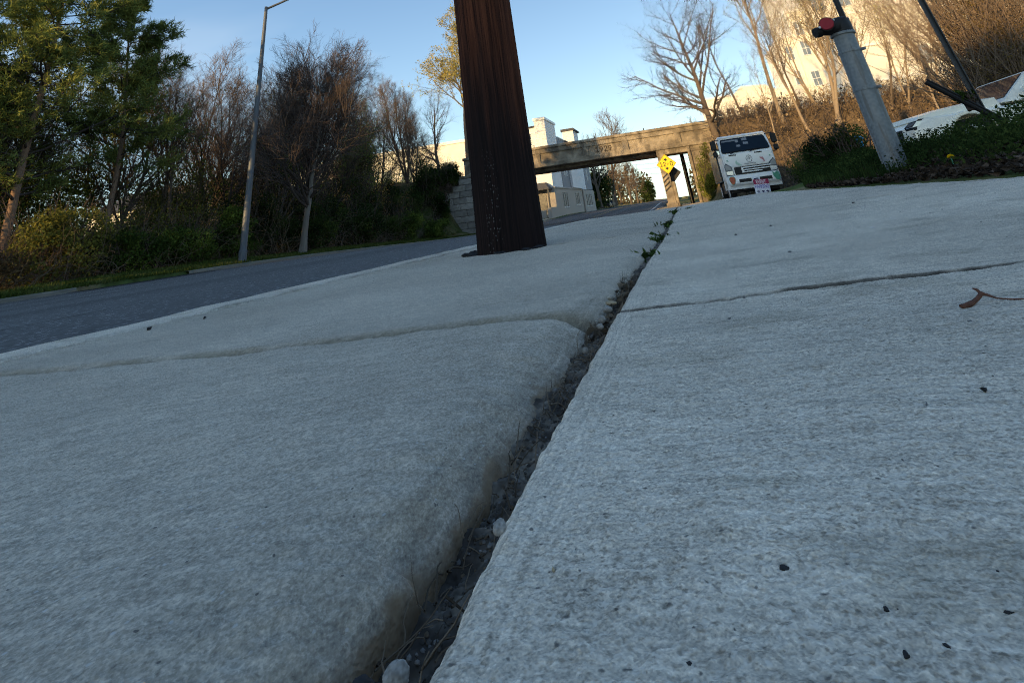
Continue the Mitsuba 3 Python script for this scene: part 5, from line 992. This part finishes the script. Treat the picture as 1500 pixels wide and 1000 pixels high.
small_car(-14.6, 108, 90, 'm_darkpaint', 'dark car parked beyond the bridge by the left kerb'); small_car(-14.9, 116, 90, 'm_darkpaint', 'second dark car parked farther along the left kerb')
obj('far_sidewalk', grid(np.linspace(-16.6, -14.25, 4), np.arange(46, 150, 2.0), lambda u, v: road_z(-14.0 + 0 * u, v) + 0.12), 'm_concrete_right', kind='structure')
obj('lot', grid(np.linspace(1.36, 14, 20), np.arange(15.0, 26.0, 0.8), lambda u, v: np.maximum(ground_z(u, v), -0.285) + 0.02), 'm_lot', kind='structure')
obj('gutter_patch', grid(np.linspace(-13.95, -13.2, 4), np.arange(9.4, 13.2, 0.3), lambda u, v: road_z(u, v) + 0.006), 'm_rubber', kind='structure')

# ================================================================ small things on the slabs
def top(x, y): return float(sw_z(np.array(x), np.array(y)))
rng = np.random.default_rng(90)
def stone(label, x, y, r, mat, group=None, sq=(1, 0.85, 0.6), name='pebble', z=None, sub=2, amp=0.2, cat_='pebble'):
    q_ = rng.normal(size=(13, 3)); m = rot(hull(q_ / np.linalg.norm(q_, axis=1, keepdims=True) * rng.uniform(0.75, 1.15, (13, 1)) * np.array(sq) * r), rng.uniform(0, 360), (0, 0, 1)); z = top(x, y) if z is None else z
    return obj(name, mv(m, x, y, z + r * sq[2] * 0.55), mat, smooth=False, label=label, category=cat_, group=group)
PB = [  # x, y, r, material, label
    ('largest black pebble on the right slab, lower middle', 0.0055, 0.2871, 0.003, 'm_pebble_dark', (1.3, 0.8, 0.7)),
    ('small black pebble with a tail, right of the largest black one', 0.0353, 0.2665, 0.0022, 'm_pebble_dark', (1, 0.8, 0.7)),
    ('tiny black pebble left of the largest black one, lower middle', -0.0251, 0.2595, 0.0016, 'm_pebble_dark', (0.8, 1.2, 0.7)),
    ('black pebble near the bottom edge in the middle of the right slab', -0.0314, 0.2401, 0.002, 'm_pebble_dark', (1.2, 0.8, 0.6)),
    ('black pebble near the bottom edge, right part of the right slab', 0.0348, 0.2468, 0.0019, 'm_pebble_dark', (1, 0.9, 0.7)),
    ('tiny dark pebble at lower right', 0.0476, 0.2509, 0.0015, 'm_pebble_dark', (1.3, 0.7, 0.6)),
    ('narrow dark chip near the lower right corner', 0.0717, 0.2654, 0.0018, 'm_pebble_dark', (1.6, 0.6, 0.5)),
    ('angular dark pebble below the twig at the right edge', 0.1549, 0.4573, 0.0032, 'm_pebble_dark', (1, 1, 0.8)),
    ('grey brown pebble below and left of the twig', 0.1157, 0.438, 0.0036, 'm_pebble_grey', (1.2, 0.8, 0.6)),
    ('dark grey pebble just below the joint of the right slab', 0.0219, 0.738, 0.004, 'm_pebble_grey', (1.1, 0.9, 0.7)),
    ('dark pebble right at the joint of the right slab', 0.0511, 0.8577, 0.0036, 'm_pebble_grey', (1, 0.9, 0.8)),
    ('small dark pebble just below the twig', 0.2201, 0.6174, 0.003, 'm_pebble_grey', (1.3, 0.8, 0.5)),
    ('tan pebble on the right slab near the open joint', -0.0902, 0.2884, 0.0022, 'm_pebble_tan', (0.9, 1, 0.8)),
    ('dark pebble on the far part of the right slab, left of its middle', 0.2731, 2.0999, 0.0085, 'm_pebble_dark', (1.1, 0.8, 0.6)),
    ('dark pebble on the far part of the right slab, toward the joint', 0.141, 1.9457, 0.0075, 'm_pebble_dark', (1.2, 0.8, 0.6)),
    ('far dark pebble between the truck and the standpipe', 0.7121, 2.7154, 0.011, 'm_pebble_dark', (1.1, 0.8, 0.6)),
    ('small dark chip beyond the joint of the right slab', 0.1906, 1.2958, 0.006, 'm_pebble_grey', (1.3, 0.8, 0.5)),
    ('white scrap of paper on the far right slab', 0.4294, 1.5483, 0.009, 'm_signwhite', (1.4, 0.8, 0.12)),
    ('tiny white scrap in front of the truck', 0.4018, 3.0676, 0.008, 'm_signwhite', (1.4, 0.8, 0.12)),
    ('black lump on the kerb line at the left', -1.5107, 1.2563, 0.013, 'm_pebble_dark', (1.5, 0.9, 0.7)),
    ('small black lump right of the other one on the kerb line', -1.4496, 1.3821, 0.0085, 'm_pebble_dark', (1.2, 0.9, 0.7)),
    ('dark speck-like pebble on the left slab, upper left', -0.6168, 0.5113, 0.0032, 'm_pebble_dark', (1.2, 0.8, 0.7)),
    ('tiny dark pebble on the left slab, center left', -0.488, 0.4451, 0.0024, 'm_pebble_dark', (1, 1, 0.7)),
    ('tiny dark pebble on the left slab, farther left', -0.527, 0.4195, 0.0022, 'm_pebble_dark', (1, 1, 0.7)),
    ('tiny dark pebble on the left slab just below its joint', -0.5983, 0.686, 0.003, 'm_pebble_dark', (1, 1, 0.7)),
    ('tiny white chip on the left slab', -0.3387, 0.3137, 0.0016, 'm_pebble', (1, 1, 0.7)),
    ('white fleck at the left of the left slab', -0.4428, 0.3251, 0.0016, 'm_pebble', (1.4, 0.8, 0.7)),
]
for lb, x, y, r, mt, sq in PB: stone(lb, x, y, r * 0.68, mt, sq=sq)
# stones and debris in the joint
JS = [('pale stone perched on the edge of the slab beside the open joint', -0.121, 0.305, 0.0036, 'm_pebble', (0.85, 1.25, 0.7), 0.001), ('pale concrete chunk in the joint at the bottom edge', -0.143, 0.244, 0.0050, 'm_pebble', (1, 0.9, 0.8), -0.016), ('dark round stone wedged in the joint at the bottom edge', -0.158, 0.243, 0.0060, 'm_pebble_dark', (1, 0.9, 0.8), -0.022),
      ('white pebble in the joint near the crossing of the slab joints', -0.146, 0.80, 0.005, 'm_pebble', (1, .9, .8), -0.012), ('second white pebble a little farther along the joint', -0.150, 0.845, 0.006, 'm_pebble', (1, .9, .8), -0.012), ('third pale pebble at the crossing of the joints', -0.149, 0.905, 0.007, 'm_pebble', (1, .8, .7), -0.010), ('flat pale chip at the far side of the crossing', -0.152, 0.965, 0.007, 'm_pebble_tan', (1.2, .8, .5), -0.010), ('small pale pebble low in the joint', -0.150, 0.70, 0.004, 'm_pebble', (1, .9, .8), -0.016)]
for lb, x, y, r, mt, sq, z in JS:
    m = blob(rng, r, 3, 0.03, sq); m.vertices *= (1 + 0.7 * (meshkit.fbm(m.vertices / r * 1.1 + x * 900, 3, 5) - 0.5))[:, None]
    obj('pebble', mv(m, x, y, z + r * sq[2] * 0.55), 'm_chip' if mt == 'm_pebble' else mt, smooth=40, label=lb, category='pebble')
gr_ = []
for i in range(2200):
    y = 0.16 + 1.25 * rng.random() ** 1.1; x = rng.uniform(-0.166, -0.130); r = rng.uniform(0.0005, 0.0018) * (1.3 if rng.random() < 0.10 else 1)
    z = float(soil_z(np.array([x]), np.array([y]))[0]); m = trimesh.creation.icosphere(0 if r < 0.0018 else 1, r); v = m.vertices * (1 + 0.5 * (rng.random((len(m.vertices), 1)) - .5)) * [1, rng.uniform(.6, 1.1), .7]
    gr_.append((v + [x, y, z + r * 0.2], m.faces))
def joinraw(L):
    V, F, o = [], [], 0
    for v, f in L: V.append(v); F.append(f + o); o += len(v)
    return M(np.vstack(V), np.vstack(F))
gm = joinraw(gr_); gcol = np.concatenate([np.tile(np.array([[.09, .083, .075], [.16, .155, .15], [.24, .235, .225], [.13, .10, .07]][rng.choice(4, p=[.62, .2, .06, .12])]) * rng.uniform(.7, 1.3), (len(v), 1)) for v, f in gr_])
obj('grit', gm, 'm_litter', kind='stuff', label='dark grit and tiny gravel filling the open joint', category='grit', color=gcol)
n = 480; y = 0.2 + 1.1 * rng.random(n) ** 0.9; x = rng.uniform(-0.170, -0.132, n); a = rng.normal(size=n) * 0.7 + 1.4
p0 = np.stack([x, y, soil_z(x, y) + rng.uniform(0.001, 0.010, n)], 1); L_ = rng.uniform(0.008, 0.034, n)
P, R = grow(rng, p0, np.stack([np.cos(a) * 0.6, np.sin(a), rng.normal(size=n) * 0.35 + 0.12], 1), L_, rng.uniform(0.0003, 0.0008, n), 6, 0.22, -0.05, 0.4)
P[..., 0] = np.clip(P[..., 0], -0.161 - 0.010 * (1 - ss(.22, .55, P[..., 1])), -0.128)
obj('dry_fibres', tubes(P, R, 4), 'm_litter', kind='stuff', label='dry root fibres and stems matted in the open joint', category='plant debris', color=np.repeat(np.array([.17, .135, .10]) * rng.uniform(0.35, 1.3, (n, 1)), 24, axis=0))
n = 70; y = rng.uniform(0.78, 1.22, n); x = rng.uniform(-0.166, -0.134, n); c = np.stack([x, y, soil_z(x, y) + rng.uniform(0.003, 0.014, n)], 1)
obj('dead_leaves', leaf_quads(rng, c, 0.020, rng.normal(size=(n, 3)) * [.6, 1, .35], 0.32, 1.0), 'm_litter', kind='stuff', label='curled dead leaves lodged where the slab joints cross', category='dead leaves', color=leaf_colors(rng, n, 4, ((.05, .04, .03), (.14, .11, .08), (.24, .20, .15)), 0.3))
# specks scattered over the concrete
sp_ = []
for i in range(1100):
    if rng.random() < 0.6: x, y = rng.uniform(-0.10, 1.3), 0.12 + 4.5 * rng.random() ** 2
    else: x, y = rng.uniform(-1.6, -0.24), 0.2 + 4.5 * rng.random() ** 1.5
    r = rng.uniform(0.0002, 0.0006) * (0.7 + 0.9 * y); m = trimesh.creation.icosphere(0, 1.0)
    v = m.vertices * (1 + 0.4 * (rng.random((12, 1)) - .5)) * [r * rng.uniform(.7, 1.8), r, r * 0.5]; sp_.append((v + [x, y, top(x, y) + r * 0.2], m.faces))
obj('specks', joinraw(sp_), 'm_pebble_dark', kind='stuff', label='tiny dark specks of grit scattered over the concrete', category='grit')
# twig
TW = thing('twig', 'curled reddish brown dead twig lying on the right slab', 'twig')
tx, ty = 0.2355, 0.665; tz = top(tx, ty)
PP = np.array([[0, 0, .0025], [.007, .003, .003], [.013, .007, .0042], [.019, .011, .0065], [.025, .016, .009], [.030, .017, .0075], [.036, .014, .005], [.046, .009, .004], [.060, .006, .004], [.080, .009, .003]]) + [tx, ty, tz]
RR = np.array([0.0026, 0.0030, 0.0024, 0.0024, 0.0027, 0.0020, 0.0011, 0.0009, 0.0008, 0.0006]) * 0.72
tm = tubes(PP[None], RR[None], 8); tm.vertices += (meshkit.fbm(tm.vertices * 420, 3, 3) - 0.5)[:, None] * 0.0030
obj('stem', cat(tm, mv(blob(rng, 0.0027, 2, 0.2), *PP[0])), 'm_deadstick', TW, smooth=True)
b_ = np.array([PP[4], PP[4] + [-0.001, 0.003, 0.003], PP[4] + [-0.003, 0.006, 0.004]]); obj('side_shoot', tubes(b_[None], np.array([[0.0018, 0.0014, 0.0006]]), 6), 'm_deadstick', TW)
# weeds in the joint
def weed(label, x, y, n, h, seed, spread=0.05):
    r2 = np.random.default_rng(seed); k = thing('weed', label, 'weed')
    zz = top(-0.14, y) - 0.006
    xs_, ys_ = x + r2.normal(size=n) * 0.012, y + r2.normal(size=n) * spread
    blades('blades', xs_, ys_, h * 0.4, h, seed, DARK[:2] + ((0.07, 0.11, 0.025),), None, k, w=0.0035, zf=lambda a, b: np.full(np.shape(a), zz), lean=1.1)
    c = np.stack([x + r2.normal(size=n) * 0.03, y + r2.normal(size=n) * spread * 1.4, zz + h * 0.6 * r2.random(n)], 1)
    obj('leaves', leaf_quads(r2, c, 0.026), 'm_leaf', k, color=leaf_colors(r2, n, 4, DARK[:2] + ((0.07, 0.11, 0.025),), 0.3))
weed('small weed tuft in the joint about four metres away', -0.128, 3.55, 40, 0.040, 401, 0.08)
weed('tiny weed sprig in the joint just before the larger tuft', -0.130, 2.45, 24, 0.03, 402, 0.06)
weed('spreading weed at the far end of the joint near the bridge pillar', -0.12, 6.5, 60, 0.045, 403, 0.20)
weed('flattened weed clump right of the far weed, under the sign', 0.05, 7.4, 40, 0.035, 404, 0.2)
weed('little tuft of weed in the joint past the crossing', -0.130, 1.75, 16, 0.022, 405, 0.05)
# dandelion
DN = thing('dandelion', 'single yellow dandelion flower in the leaf litter right of the standpipe', 'flower')
dx, dy = 1.60, 3.82; dz = gz_at(dx, dy)
obj('stem', cyl((dx, dy, dz - 0.02), (dx + 0.004, dy, dz + 0.085), 0.003, n=8), 'm_mint', DN)
n = 110; r2 = np.random.default_rng(7); a = r2.random(n) * 6.28; e = r2.random(n) ** 0.6; d = np.stack([np.cos(a) * e, np.sin(a) * e, 1.05 - e], 1)
pr('m_dandelion', (0.85, 0.62, 0.01), 0.7)
P = np.array([dx + .004, dy, dz + 0.082]) + nrm(d) * np.linspace(0, 0.024, 3)[None, :, None].transpose(0, 1, 2).reshape(1, 3, 1).repeat(n, 0) * 1.0 if False else None
base = np.array([dx + .004, dy, dz + 0.082]); Pt = np.stack([np.tile(base, (n, 1)), base + nrm(d) * 0.010, base + nrm(d) * 0.019], 1)
obj('flower_head', tubes(Pt, np.tile([[0.002, 0.003, 0.0022]], (n, 1)), 4), 'm_dandelion', DN)
